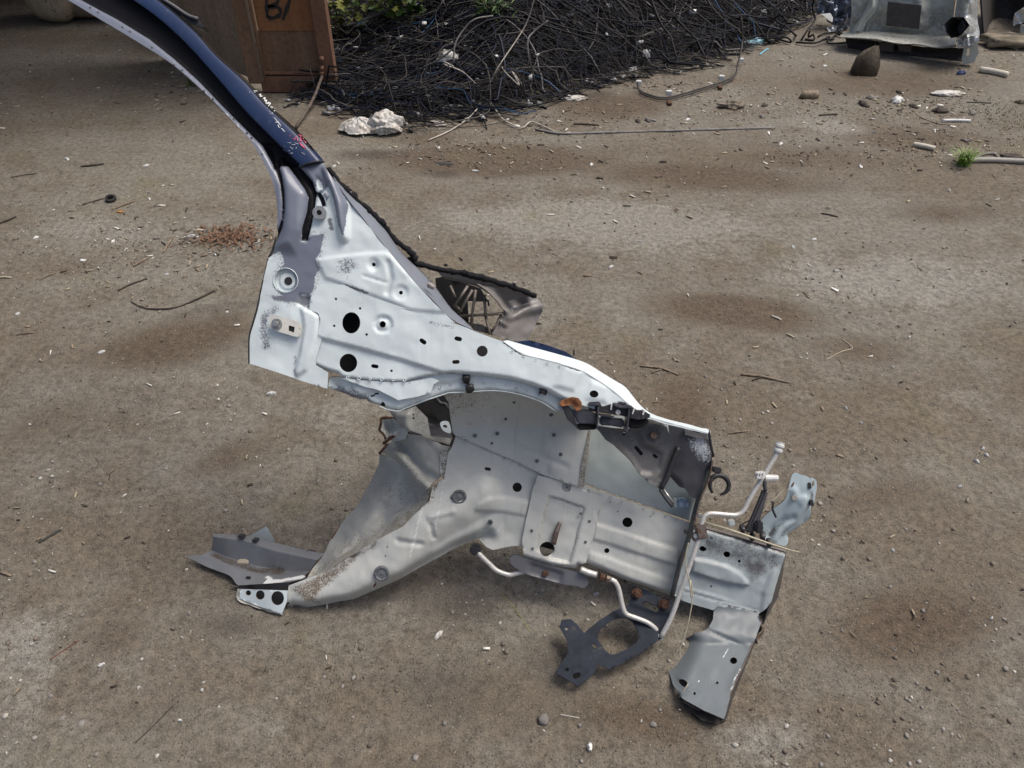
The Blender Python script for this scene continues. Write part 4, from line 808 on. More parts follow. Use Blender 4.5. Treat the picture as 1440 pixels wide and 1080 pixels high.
# dash leg: torn, dusty, concave
kick_rows = [cr('J', [(600, 440, -.11), (595, 510, -.13), (530, 640, -.135), (460, 770, -.13), (370, 870, -.12), (290, 990, -.105), (250, 1080, -.08)]) + cr('F', [(900, 625, -.06), (858, 690, -.02)]),
             cr('J', [(700, 480, -.085), (690, 590, -.062), (620, 720, -.064), (545, 830, -.062), (460, 930, -.058), (385, 1020, -.052), (330, 1085, -.042)]) + cr('F', [(930, 640, -.055), (868, 693, -.015)]),
             cr('J', [(820, 600, -.03), (790, 690, -.048), (700, 800, -.052), (610, 890, -.05), (510, 980, -.044), (420, 1050, -.038), (355, 1095, -.028)]) + cr('F', [(940, 665, -.03), (875, 694, -.005)]),
             cr('J', [(925, 662, .014), (890, 780, .016), (782, 875, .016), (660, 965, .015), (540, 1025, .013), (450, 1072, .010), (380, 1112, .006)]) + cr('F', [(950, 680, .004), (880, 696, .002)])]
def kick_m(X, Y):
    return (.12 + .34 * ss(42, 2, dist_poly(X, Y, [q[:2] for q in kick_rows[3]])) + .22 * area(X, Y, cr('J', [(560, 560), (800, 620), (740, 720), (600, 760), (540, 660)]), 20), .55 * line(X, Y, cr('J', [(900, 670), (700, 840), (560, 990)]), .8, 1.4), .8 * ss(4, 0, dist_poly(X, Y, cr('J', [(620, 400), (590, 450)]))) + .7 * ss(4, 0, dist_poly(X, Y, cr('F', [(1070, 350), (1020, 440)]))))
loft('dash_leg', car, kick_rows, M_KICK, 60, 8, rim=M_CUT, thick=.0025, masks=kick_m, dent=.02)
def leg_h(X, Y): return .02 * bead(X, Y, cr('J', [(660, 400), (740, 460), (800, 530), (850, 590), (915, 650)]), 9) - .012 * bead(X, Y, cr('J', [(730, 390), (810, 470), (880, 560), (960, 600)]), 8) + (fbm(X * .07, Y * .07, 3) - .45) * .014
sheet('leg_upper', car, cr('J', [(610, 430), (650, 378), (700, 352), (790, 318), (870, 330), (1000, 385), (1052, 395), (1012, 420), (984, 432), (990, 585), (940, 625), (910, 662), (820, 604), (700, 484)]), lambda X, Y: .01 - .10 * ss(610, 530, X), M_KICK, [], leg_h, lambda X, Y: (.45 * line(X, Y, cr('J', [(700, 410), (900, 640)]), 4, 5), .7 * line(X, Y, cr('J', [(975, 430), (982, 580)]), .9, .8), .8 * ss(5, 0, dist_poly(X, Y, cr('J', [(650, 378), (600, 440)])))), 3.8, .0022, M_RUST, rag=1.)
sheet('leg_gusset', car, cr('J', [(984, 428), (1052, 398), (1040, 420), (1010, 600), (985, 592)]), .016, M_IN, [], None, lambda X, Y: (.5 + 0 * X, .7 * line(X, Y, cr('J', [(990, 430), (985, 560)]), .8, .8), 0 * X), 4)
sheet('tower_brace', car, cr('J', [(665, 170), (740, 172), (830, 140), (905, 215), (925, 330), (1060, 345), (1045, 385), (900, 345), (800, 312), (775, 290), (680, 200)]), lambda X, Y: -.02 - .05 * ss(580, 545, X), M_KICK, [ell(*c1('J', 817, 217), 1.6, n=8)], lambda X, Y: .02 * area(X, Y, cr('J', [(690, 175), (800, 180), (790, 240), (790, 290), (720, 250)]), 4), lambda X, Y: (.3 + 0 * X, 0 * X, .0 * X), 3.8, .002, M_DKCUT)
tube('brace_seam', car, [P(*c1('J', *q), -.02) for q in ((820, 190), (790, 215), (790, 290), (840, 315), (870, 325))], .0022, M_DKCUT, 6)
sheet('torn_stub', car, cr('J', [(612, 215), (640, 208), (690, 218), (735, 265), (785, 300), (775, 345), (700, 368), (640, 345), (600, 292)]), lambda X, Y: -.06 + .03 * ss(540, 570, X), M_IN, [], lambda X, Y: -.022 * area(X, Y, cr('J', [(630, 225), (690, 235), (720, 280), (660, 320), (620, 290)]), 6) + .016 * bead(X, Y, cr('J', [(640, 350), (700, 310), (720, 280)]), 4), lambda X, Y: (.25 + 0 * X, 0 * X, line(X, Y, cr('J', [(640, 350), (700, 320)]), 1.2, 1.2)), 3.5, .003, M_RUST, rag=1.2)
for a, b, r in (((625, 378), (715, 310), .0035), ((612, 220), (600, 292), .003), ((600, 292), (640, 345), .003), ((600, 440), (650, 380), .003), ((612, 218), (680, 214), .003)): tube('rusty_torn_edge', car, [P(*c1('J', *a), -.045), P(*c1('J', (a[0] + b[0]) / 2 + 5, (a[1] + b[1]) / 2 - 3), -.04), P(*c1('J', *b), -.045)], r, M_RUST, 6, 4)
sheet('tower_cavity', car, [(548, 540), (660, 530), (675, 640), (630, 650), (560, 600)], -.13, painted('shaded_sealed_metal', (.02, .019, .018), (.06, .05, .04), (.2, .2, .2), (.05, .03, .02), .5), spacing=12)  # black sealant with the cavity's shade painted into the same colour
sheet('cavity_wall', car, cr('J', [(912, 215), (1040, 255), (1065, 345), (925, 345)]), lambda X, Y: -.11 + .09 * ss(595, 618, Y), M_BLK, [], None, None, 5)  # black here paints in the cavity's shade
tb = sheet('slotted_tab', car, [tuple(q) for q in cat(cr('J', [(985, 250), (1005, 235), (1040, 242), (1055, 300), (1040, 312), (1000, 290)]), 3, True)], .0, M_OUT, [ell(*c1('J', 1017, 268), 3.2, 2.2, 15, 12)], None, None, 3.2)
tube('brake_hose', car, [P(*c1('J', *q), -.05) for q in ((955, 85), (985, 120), (1020, 130), (1035, 160))], .005, M_PLASTIC, 8)
sheet('hose_patch', car, cr('J', [(945, 85), (1040, 70), (1046, 200), (1050, 240), (990, 250), (940, 180)]), -.09, M_CAVITY, [], None, None, 6)  # black sheet painted as shade in the cavity

# sill trough
trough = [cr('F', [(275, 406, -.12), (420, 414, -.12), (640, 458, -.11), (830, 504, -.10), (985, 532, -.085)]), cr('F', [(265, 425, -.098), (420, 442, -.098), (640, 507, -.085), (830, 552, -.075), (925, 572, -.065)]),
          cr('F', [(258, 515, -.118), (400, 572, -.105), (600, 625, -.09), (750, 652, -.08), (880, 645, -.07)]), cr('F', [(190, 545, -.095), (330, 602, -.082), (480, 657, -.066), (620, 682, -.056), (852, 668, -.035)]),
          cr('F', [(88, 548, -.10), (240, 622, -.08), (375, 672, -.062), (435, 738, -.04), (620, 742, -.03), (850, 690, -.018)])]
TRM = painted('dull_steel_trough', (.165, .175, .185), (.075, .06, .048), (.72, .73, .72), (.15, .06, .03), .4, grime_amt=.5, grime=(.13, .11, .09))
def tr_m(X, Y): return (.75 * ss(9, 0, dist_poly(X, Y, cr('F', [(270, 540), (400, 590), (560, 640), (700, 650)]))) + .3 * ss(5, 0, dist_poly(X, Y, [q[:2] for q in trough[0]])), .85 * line(X, Y, cr('F', [(605, 715), (700, 700), (840, 680)]), 2.5, 2) + .6 * area(X, Y, cr('F', [(590, 670), (650, 680), (640, 720), (600, 710)]), 3), .4 * ss(3, 0, dist_poly(X, Y, [q[:2] for q in trough[4]])))
tro = loft('sill_trough', car, trough, TRM, 40, 4, False, .002, M_CUT, masks=tr_m, dent=.012)
sheet('torn_tab', car, cr('F', [(498, 422), (602, 362), (662, 455), (600, 470)]), -.138, M_RAIL, [], None, None, 4)
for q, L in (((442, 428), 3), ((530, 452), 2), ((880, 530), 4), ((490, 688), 2)): prism('rust_slot', tro, slot(*c1('F', *q), L, 1.6, 12), -.075 if q[1] > 600 else -.11, -.053 if q[1] > 600 else -.09, M_DKCUT, bev=0)
lump('dirt_clod', None, None, P(*c1('F', 460, 590), -.10), (.03, .014, .012), plain('pale_leaf', (.42, .37, .28), .8), 5, sub=2, parent=tro)
EPW = lambda X, Y: -.02 + .032 * ss(330, 400, X)
ep = sheet('sill_end_plate', car, cr('F', [(440, 757), (742, 767), (735, 840), (704, 915), (560, 868), (434, 818)]), EPW, M_OUT, [ell(*c1('F', 492, 782), 3.7), ell(*c1('F', 567, 795), 6.1, 6.6), ell(*c1('F', 677, 815), 8.9, 10)], None, lambda X, Y: (.4 * ss(6, 0, dist_poly(X, Y, cr('F', [(434, 818), (560, 868), (704, 915)]))), 0 * X, 0 * X), 3.2, .002, M_RUST)
sheet('sill_interior', car, cr('F', [(430, 735), (755, 715), (750, 850), (700, 900), (430, 810)]), lambda X, Y: EPW(X, Y) - .014, plain('dark_cavity_shade', (.02, .02, .021), .6), [], None, None, 8)  # dark sheet painted as the shade behind the holes and gap
loft('sill_lip', car, [cr('F', [(425, 752, -.02), (428, 826, -.022), (560, 880, -.005), (706, 924, .004)]), cr('F', [(450, 760, -.02), (446, 812, -.028), (565, 862, -.014), (712, 910, .0)])], M_KICK, 24, 3, rim=M_RUST, dent=.02)
tube('sill_seam', car, [P(*c1('F', *q), w) for q, w in (((382, 738), -.05), ((440, 744), -.045), ((600, 752), -.03), ((748, 758), -.004))], .0022, M_CUT, 6)

# windscreen flange, cowl end and its black adhesive
rowa = cr('A', [(690, 260, .198), (770, 372, .199), (850, 472, .199), (990, 652, .199), (1085, 772, .198)]) + cr('C', [(100, 160, .198), (210, 270, .197), (340, 400, .194), (470, 465, .192)])
rowm = cr('A', [(672, 225, .185), (765, 335, .18), (875, 450, .178), (1000, 610, .175), (1095, 735, .172)]) + cr('C', [(130, 135, .165), (225, 240, .165), (330, 360, .17), (460, 450, .18)])
rowb = cr('A', [(655, 185, .17), (760, 300, .165), (900, 430, .16), (1012, 570, .155), (1105, 700, .148)]) + cr('C', [(160, 110, .135), (245, 205, .13), (335, 330, .14), (455, 438, .165)])
loft('windscreen_flange', car, [rowa, rowm, rowb], painted('flange_grey', (.19, .21, .25), (.08, .08, .085), (.5, .52, .55), (.02, .02, .02), .4, grime_amt=.3), 50, 4, masks=lambda X, Y: (.45 * ss(7, 0, dist_poly(X, Y, [q[:2] for q in rowb])), 0 * X, .7 * line(X, Y, [q[:2] for q in rowb], 1, 1)), rim=M_DKCUT)
bp = cr('A', [(632, 165, .178), (720, 272, .172), (860, 400, .165), (960, 488, .158), (1062, 612, .15), (1190, 732, .14)]) + cr('C', [(60, 30, .13), (250, 82, .11), (400, 105, .085), (500, 132, .07), (720, 195, .03), (872, 252, .0)])
bpts = cat(np.array([P(x, y, w) for x, y, w in bp]), 8)
bb = rng.normal(0, 1, (len(bpts), 3)) * .0012; V, F = tube_geo(bpts + bb, .0048 + rng.random(len(bpts)) * .003, 8); mesh_obj('adhesive_bead', V, F, M_SEALER, car)
for k in rng.choice(len(bpts), 14): lump('adhesive_crumb', None, None, bpts[k] + rng.normal(0, .004, 3) + [0, 0, .002], rng.uniform(.005, .010, 3), M_SEALER if rng.random() < .7 else plain('grey_adhesive', (.16, .15, .15), .8), int(k), amp=.5, fr=4, sub=1, parent=car)
loft('cowl_rim', car, [cr('C', [(250, 92, .105), (400, 118, .08), (500, 142, .065), (720, 205, .026), (872, 262, -.004)]), cr('C', [(270, 125, .10), (400, 150, .075), (500, 172, .06), (640, 225, .02), (790, 262, -.01)]), cr('C', [(300, 145, .075), (420, 172, .055), (500, 195, .05), (560, 230, .03), (640, 300, .0)])], M_COWL, 30, 3, rim=M_CUT, masks=lambda X, Y: (.3 + 0 * X, .3 + 0 * X, 0 * X))
ceo = cr('C', [(500, 180), (640, 200), (790, 236), (868, 258), (918, 312), (912, 350), (872, 430), (815, 540), (720, 548), (592, 492), (640, 420), (668, 380), (665, 345), (630, 290), (560, 220)])
def ce_h(X, Y): return .022 * bead(X, Y, cr('C', [(500, 180), (580, 240), (650, 320), (690, 350)]), 5) - .03 * area(X, Y, cr('C', [(640, 215), (780, 240), (810, 300), (720, 370), (680, 320)]), 7) + .012 * bead(X, Y, cr('C', [(690, 380), (800, 340), (910, 320)]), 10) + .012 * bead(X, Y, cr('C', [(640, 410), (690, 440)]), 2.5) + (fbm(X * .06, Y * .06, 3) - .45) * .012
sheet('cowl_end_plate', car, ceo, lambda X, Y: .05 - .075 * ss(680, 760, X), M_COWL, [slot(*c1('C', 835, 420), 3.2, .8, 25)], ce_h, lambda X, Y: (.35 * area(X, Y, cr('C', [(600, 430), (720, 450), (700, 540), (600, 490)]), 8), .55 * area(X, Y, cr('C', [(690, 310), (770, 300), (785, 330), (720, 365)]), 5) + .5 * line(X, Y, cr('C', [(655, 425), (690, 442)]), 1, .8), 0 * X), 3.6, .002, M_CUT)
sheet('cowl_inner', car, cr('C', [(235, 140), (300, 128), (520, 205), (570, 290), (440, 285), (448, 455), (340, 360), (240, 240)]), .0, M_SEALER, [], None, None, 8)
sheet('cowl_floor', car, cr('C', [(440, 420), (530, 435), (600, 470), (600, 500), (480, 470)]), .03, M_BLK, [], None, None, 5)
M_ROD = plain('brown_wire_rod', (.17, .15, .13), .5, metal=.3, var=.3)
for a, b in (((490, 215), (458, 445)), ((545, 245), (552, 380)), ((552, 375), (580, 495)), ((440, 190), (355, 320)), ((470, 215), (385, 360)), ((390, 380), (660, 365)), ((330, 190), (360, 260)), ((355, 310), (400, 350)), ((660, 355), (600, 490)), ((640, 395), (600, 470)), ((470, 400), (460, 440))):
    tube('wire_rod', car, [P(*c1('C', *a), .03), P(*c1('C', *b), .04)], .0034, M_ROD, 6, 0)
prism('grille_clip', car, cr('C', [(562, 275), (572, 275), (580, 315), (566, 318)]), .03, .04, M_BLK)
sheet('hinge_bracket', car, cr('C', [(180, 165), (215, 170), (240, 195), (225, 215), (185, 200)]), .19, M_COWL, [], lambda X, Y: .006 * bead(X, Y, cr('C', [(185, 175), (225, 205)]), 4), None, 3)
prism('rear_stop', car, cr('C', [(1107, 590), (1118, 592), (1118, 632), (1105, 632)]), .05, .056, M_BLK)
sheet('seal_strip', car, cr('C', [(715, 545), (830, 533), (930, 560), (1060, 605), (1150, 668), (1000, 640), (850, 598)]), .09, M_BLUE, [], None, lambda X, Y: (0 * X, 0 * X, .8 * area(X, Y, cr('C', [(880, 540), (1200, 680), (1100, 640), (900, 570)]), 3)), 5)

# rows of spot welds along the flanges and seams
def weld_row(k, pts, n_, w, parent, r=.0032, mat=None):
    q = resample(cr(k, pts), n=n_)
    for x, y in q: cyl('spot_weld', parent, P(x, y, w(x, y) if callable(w) else w), NB, r * rng.uniform(.85, 1.15), .0011, mat or M_IN, 12, prof=[(.55, .5), (.8, 1), (1, .8), (1, -1)])
weld_row('E', [(690, 368), (1010, 502), (1390, 658)], 15, lambda x, y: .0235, rail)
weld_row('D', [(395, 850), (620, 925), (1020, 1065)], 10, .0235, rail)
weld_row('Gc', [(1080, 735), (1240, 795), (1420, 862)], 7, .016, rail)
weld_row('C', [(200, 850), (340, 810), (520, 800), (700, 822), (880, 880)], 11, lambda x, y: float(wout(x, y)) - .0165, car, mat=M_OUT)
weld_row('B', [(760, 770), (900, 778), (1120, 785)], 6, lambda x, y: float(wout(x, y)) - .001, car, mat=M_OUT)
weld_row('C', [(720, 605), (860, 655), (1020, 700)], 5, lambda x, y: float(wout(x, y)) + .0046, car, mat=M_OUT)
# ------------------------------------------------------------------ brackets, pipes and front end of the section
def wx(k, pts, w): return [P(*c1(k, x, y), w) for x, y in pts]
lamp_out = cr('D', [(900, 440), (1000, 456), (1152, 498), (1162, 535), (1188, 640), (1162, 700), (1120, 800), (1088, 912), (1040, 893), (1005, 842), (970, 832), (905, 760), (950, 590), (905, 520)])
sheet('lamp_panel', car, lamp_out, .075, M_LAMP, [], lambda X, Y: -.006 * area(X, Y, cr('D', [(905, 740), (985, 820), (960, 845), (880, 770)]), 2) + (fbm(X * .05, Y * .05, 3) - .45) * .006, lambda X, Y: (.66 * area(X, Y, cr('D', [(1015, 520), (1140, 515), (1165, 620), (1150, 690), (1090, 650), (1050, 590)]), 12), .4 * area(X, Y, cr('D', [(910, 450), (1010, 470), (1000, 530), (930, 520)]), 6), 0 * X), 3.5, .002, M_DKCUT)
sheet('lamp_panel_corner', car, cr('D', [(1003, 458), (1030, 462), (1152, 482), (1156, 530), (1120, 530), (1005, 500)]), .082, M_COWL, [cr('D', [(1058, 468), (1105, 474), (1103, 490), (1056, 484)])], None, lambda X, Y: (0 * X, .3 + 0 * X, 0 * X), 3.2)
tube('corner_edge', car, wx('D', [(1000, 452), (1080, 462), (1153, 474), (1157, 500), (1155, 530)], .09), .0026, M_OUT, 6, 3)
lb = cr('D', [(430, 440), (500, 530), (560, 570), (660, 660), (710, 740), (770, 800), (838, 835), (870, 800), (960, 585), (925, 540), (905, 500), (890, 455), (850, 420), (790, 402), (720, 440), (640, 470), (560, 460)])
def lb_h(X, Y):
    return -.008 * area(X, Y, cr('D', [(560, 480), (700, 470), (740, 570), (860, 620), (850, 720), (800, 750), (730, 740), (660, 640), (580, 560)]), 4) + .005 * disc(X, Y, c1('D', 805, 500), 16, 3) + .002 * ss(3, 0, dist_poly(X, Y, cr('D', [(500, 530), (660, 660), (770, 800), (838, 835)]))) - .004 * area(X, Y, cr('D', [(830, 780), (915, 610), (970, 580), (880, 800)]), 2)
lbo = sheet('lamp_bracket', car, lb, .11, M_LBRK, [slot(*c1('D', 715, 605), 5.5, 2.6, 50), slot(*c1('D', 820, 640), 2, 2.2, 40), ell(*c1('D', 622, 500), 2.6, n=10)], lb_h, lambda X, Y: (.38 + .0 * X, .35 * area(X, Y, cr('D', [(550, 500), (600, 465), (610, 480), (560, 530)]), 2) + .35 * ss(2.5, 0, dist_poly(X, Y, cr('D', [(720, 480), (740, 570), (860, 610), (920, 590)]))), 0 * X), 3.5, .002, M_CUT)
sheet('bracket_backing', car, cr('D', [(560, 480), (700, 500), (860, 620), (840, 760), (740, 720), (620, 580)]), .085, M_CAVITY, [], None, None, 10)  # black sheet added behind the slots as their shade
cyl('washer', lbo, P(*c1('D', 805, 500), .114), NB, .0165, .003, M_SEAM, 20); cyl('bolt', lbo, P(*c1('D', 803, 503), .117), NB, .0085, .008, M_CUT, 6)
tube('bracket_edge', lbo, wx('D', [(965, 580), (930, 660), (890, 770), (850, 845)], .118), .006, M_PLASTIC, 6, 3); tube('bracket_edge', lbo, wx('D', [(845, 845), (880, 900), (925, 955)], .09), .004, M_BLK, 6, 3)
tube('bracket_edge', lbo, wx('D', [(870, 850), (935, 940)], .085), .003, M_ZINC, 6, 0)
# blue and clear sensor
sn = prism('sensor_body', car, cr('D', [(955, 920), (985, 905), (1020, 912), (1040, 940), (1036, 968), (1000, 972), (955, 966)]), .02, .045, M_BLUEPL, bev=.003)
for x in (968, 1008): prism('sensor_cell', sn, cr('D', [(x, 930), (x + 26, 932), (x + 24, 962), (x, 960)]), .045, .049, plain('sensor_window', (.34, .42, .5), .25), bev=.001)
prism('sensor_clip', sn, cr('D', [(935, 915), (955, 905), (958, 965), (938, 960)]), .02, .04, M_WHITE, bev=.002)

# black plastic wing bracket with ribs
PB = plain('scuffed_black_plastic', (.045, .045, .055), .35, var=.3, dirt=(.14, .13, .13), dirt_amt=.3)
wb = prism('wing_bracket', car, cr('D', [(395, 306), (470, 300), (478, 325), (545, 305), (680, 326), (690, 345), (745, 350), (792, 378), (770, 402), (700, 408), (600, 380), (480, 362), (400, 350)]), .15, .172, M_PLASTIC, bev=.002)
prism('bracket_arm', wb, cr('D', [(208, 306), (258, 312), (300, 370), (330, 470), (302, 440), (262, 405), (240, 350)]), .15, .18, M_PLASTIC)
prism('tray', wb, cr('D', [(258, 312), (300, 350), (395, 345), (445, 372), (444, 436), (330, 432), (312, 395)]), .155, .178, PB, bev=.004)
prism('pocket', wb, cr('D', [(322, 436), (442, 440), (438, 470), (334, 472)]), .155, .172, M_SEALER)
prism('tray', wb, cr('D', [(466, 385), (520, 392), (622, 402), (620, 460), (540, 445), (466, 442)]), .15, .168, PB, bev=.003)
prism('pocket', wb, cr('D', [(648, 402), (775, 404), (772, 428), (735, 455), (690, 462), (648, 458)]), .13, .160, M_SEALER)
for pts in ([(452, 325), (462, 325), (460, 400), (452, 470), (444, 470), (448, 400)], [(648, 335), (658, 338), (652, 410), (642, 490), (628, 482), (640, 410)], [(470, 375), (560, 385), (560, 392), (470, 386)]): prism('rib', wb, cr('D', pts), .15, .19, PB, bev=.001)
for pts in ([(396, 296), (470, 292), (472, 318), (396, 322)], [(555, 300), (640, 312), (678, 322), (676, 340), (600, 334), (556, 322)], [(590, 292), (640, 300), (638, 314), (590, 308)]): prism('hook', wb, cr('D', pts), .15, .186, PB, bev=.002)
for pts in ([(536, 305), (546, 305), (542, 345), (532, 345)], [(680, 335), (688, 337), (676, 372), (668, 370)], [(745, 345), (753, 348), (742, 378), (734, 375)]): prism('white_tab', wb, cr('D', pts), .15, .179, M_WHITE, bev=.0005)
cyl('rivet', wb, P(*c1('D', 580, 358), .172), NB, .0055, .004, M_WHITE, 10); prism('white_tab', wb, cr('D', [(532, 376), (556, 378), (554, 396), (532, 393)]), .16, .176, M_WHITE)
rc = sheet('rusty_clip', car, cr('D', [(205, 302), (240, 280), (292, 262), (332, 270), (352, 298), (346, 340), (322, 352), (288, 312), (225, 322)]), .187, plain('orange_rust', (.21, .085, .035), .85, var=.4, scale=150), [], lambda X, Y: -.006 * area(X, Y, cr('D', [(240, 300), (300, 285), (330, 330), (300, 330)]), 3), None, 3.2, .003)

# plate between apron and front rail
loft('divider_plate', car, [cr('H', [(702, 250, .02), (628, 470, .018), (572, 690, .018), (518, 860, .02), (462, 1080, .022)]), cr('H', [(720, 230, .06), (640, 475, .055), (585, 690, .055), (530, 860, .055), (475, 1078, .055)]), cr('H', [(738, 195, .095), (712, 330, .09), (652, 482, .088), (599, 690, .085), (542, 862, .085), (487, 1076, .08)])], M_BLK, 40, 4, rim=M_CUT, thick=.003, masks=lambda X, Y: (.5 * ss(860, 760, Y) * .8 + 0 * X, 0 * X, 0 * X))
for q in ((645, 560), (625, 690), (560, 662)): cyl('bolt', car, P(*c1('H', *q), .085), NB, .0055, .006, M_ZINC if q[0] > 600 else M_DKCUT, 6)
tube('edge_bead', car, wx('H', [(705, 20), (712, 75), (735, 190)], .092), .0028, M_DKCUT, 6, 3)

# front rail box
FR = cr('H', [(590, 650), (680, 645), (900, 708), (1192, 797), (1165, 900)]) + cr('I', [(1262, 160), (1240, 240), (1172, 300), (965, 258), (945, 278), (850, 252), (785, 228)]) + cr('H', [(480, 1065), (540, 860)])
FB = cr('H', [(600, 832), (700, 848), (820, 880), (900, 925), (950, 985), (955, 1000), (900, 1000), (820, 985), (700, 950), (595, 915)])
def fr_h(X, Y): return .010 * area(X, Y, FB, 1.5) - .010 * ss(6, 0, dist_poly(X, Y, cr('H', [(680, 645), (900, 708), (1192, 797)]))) ** 2 + .006 * area(X, Y, cr('H', [(1110, 900), (1150, 890), (1060, 1200), (1030, 1200), (1050, 1040)]), 2.5) - .004 * line(X, Y, cr('I', [(790, 180), (1170, 285)]), 1.2, 1.5) + .004 * area(X, Y, cr('I', [(780, 160), (950, 205), (1180, 290), (1160, 310), (940, 290), (780, 240)]), 2) + (fbm(X * .04, Y * .04, 3) - .45) * .008
def fr_m(X, Y):
    d = .52 * area(X, Y, cr('H', [(640, 650), (1190, 790), (1160, 900), (1080, 900), (980, 960), (900, 900), (780, 850), (640, 820)]), 14) + .5 * ss(5, 0, dist_poly(X, Y, cr('H', [(680, 645), (1192, 797)]))) + .25 * area(X, Y, cr('H', [(960, 860), (1120, 900), (1060, 1100), (960, 1080)]), 14)
    return d, 0 * X, 0 * X
fr = sheet('front_rail', car, FR, .020, M_RAIL, [cr('H', [(645, 775), (655, 758), (672, 757), (693, 772), (690, 785), (672, 792), (655, 785)]), ell(*c1('H', 820, 808), 4.7, 4.1, 15), ell(*c1('H', 898, 851), 2.2, n=10), ell(*c1('H', 720, 1010), 1.5, n=8)], fr_h, fr_m, 3., .002, M_DKCUT)
loft('rail_top', car, [cr('H', [(660, 630, -.05), (900, 692, -.05), (1192, 775, -.05)]), cr('H', [(664, 641, .016), (900, 706, .016), (1193, 796, .016)])], M_COWL, 24, 3, rim=M_CUT)
loft('rail_end', car, [cr('H', [(1192, 797, .018), (1165, 900, .018)]) + cr('I', [(1262, 160, .018), (1205, 340, .02), (1180, 420, .03)]), cr('H', [(1196, 790, -.05), (1178, 900, -.05)]) + cr('I', [(1288, 160, -.045), (1240, 330, -.04), (1200, 420, -.02)])], M_BLK, 24, 3, ref=(1, 0, .2))
sheet('rail_back', car, cr('H', [(640, 700), (1150, 830), (1080, 1060), (600, 960)]), -.035, M_SEALER, [], None, None, 14)
cyl('weld_ring', fr, P(*c1('H', 720, 705), .022), NB, .006, .0012, M_RAIL, 14, prof=[(.75, 1), (1, 1), (1, 0)])
# lower horn resting on the ground
HO = cr('I', [(968, 240), (1172, 288), (1190, 345), (1162, 420), (1128, 500), (1108, 548), (1070, 630), (1040, 700), (1000, 832), (900, 788), (790, 728), (758, 690), (745, 640), (770, 570), (800, 500), (850, 402), (915, 382), (945, 330), (950, 290)])
def ho_w(X, Y): return .024 + .05 * ss(852, 906, Y) + .165 * np.clip((Y - 905) / 105, 0, 1.1)
def ho_h(X, Y): return -.07 * ss(24, 0, dist_poly(X, Y, cr('I', [(758, 690), (745, 640), (800, 500), (850, 402)]))) ** 2 * (.35 + .65 * ss(985, 925, Y)) * ss(888, 925, Y) - .006 * ss(4, 0, dist_poly(X, Y, cr('I', [(915, 382), (1108, 470)]))) + .004 * line(X, Y, cr('I', [(1090, 560), (1035, 680)]), 2, 2) + (fbm(X * .05, Y * .05, 3) - .45) * .008
def ho_m(X, Y): return (.25 * ss(900, 960, Y) + 0 * X, .62 * line(X, Y, cr('I', [(1025, 460), (1015, 490), (1000, 520)]), 1.2, 1.2) + .7 * line(X, Y, cr('I', [(893, 585), (875, 645)]), .4, .8) + .6 * line(X, Y, cr('I', [(1085, 575), (1050, 640), (1035, 685)]), 1.6, 1.4) + .5 * disc(X, Y, c1('I', 1040, 465), 2), 0 * X)
horn = sheet('lower_horn', car, HO, ho_w, M_HORN, [ell(*c1('I', 1050, 537), 4.8), ell(*c1('I', 968, 650), 1.9, n=10), ell(*c1('I', 852, 702), 1.9, n=10), ell(*c1('I', 800, 657), 5.2)], ho_h, ho_m, 3.6, .002, M_CUT)
loft('horn_side', car, [cr('I', [(1190, 345, .035), (1128, 500, .10), (1108, 548, .125), (1040, 700, .185), (1002, 830, .225)]), cr('I', [(1200, 350, .0), (1150, 500, .05), (1128, 560, .06), (1070, 700, .13), (1012, 848, .195)])], M_BLK, 30, 3, ref=(1, -.2, .2), rim=M_CUT)
loft('horn_flange', car, [cr('I', [(1180, 340, .03), (1198, 380, .05), (1165, 420, .06), (1178, 470, .06), (1130, 540, .08)]), cr('I', [(1190, 340, .02), (1208, 385, .035), (1182, 425, .045), (1165, 490, .05), (1120, 545, .07)])], M_CUT, 24, 2)
sheet('horn_mouth', car, cr('I', [(770, 705), (1000, 830), (968, 858), (890, 838), (805, 770)]), lambda X, Y: ho_w(X, Y) - .03, plain('horn_inside', (.05, .045, .04), .8, var=.4), [], None, None, 5)
loft('horn_lip', car, [cr('I', [(785, 738, .15), (830, 795, .17), (900, 842, .195), (968, 858, .215), (1004, 838, .222)]), cr('I', [(800, 752, .14), (850, 800, .162), (910, 830, .188), (970, 842, .208), (998, 832, .215)])], M_KICK, 24, 3, rim=M_RUST, dent=.02)
tube('horn_seam', car, wx('I', [(795, 742), (880, 790), (998, 838)], .19), .002, M_CUT, 6, 4)
sheet('horn_inner', car, cr('I', [(780, 600), (1060, 520), (1020, 700), (960, 790), (780, 690)]), lambda X, Y: ho_w(X, Y) - .03, plain('horn_inner_grey', (.16, .165, .17), .6), [], None, None, 12)
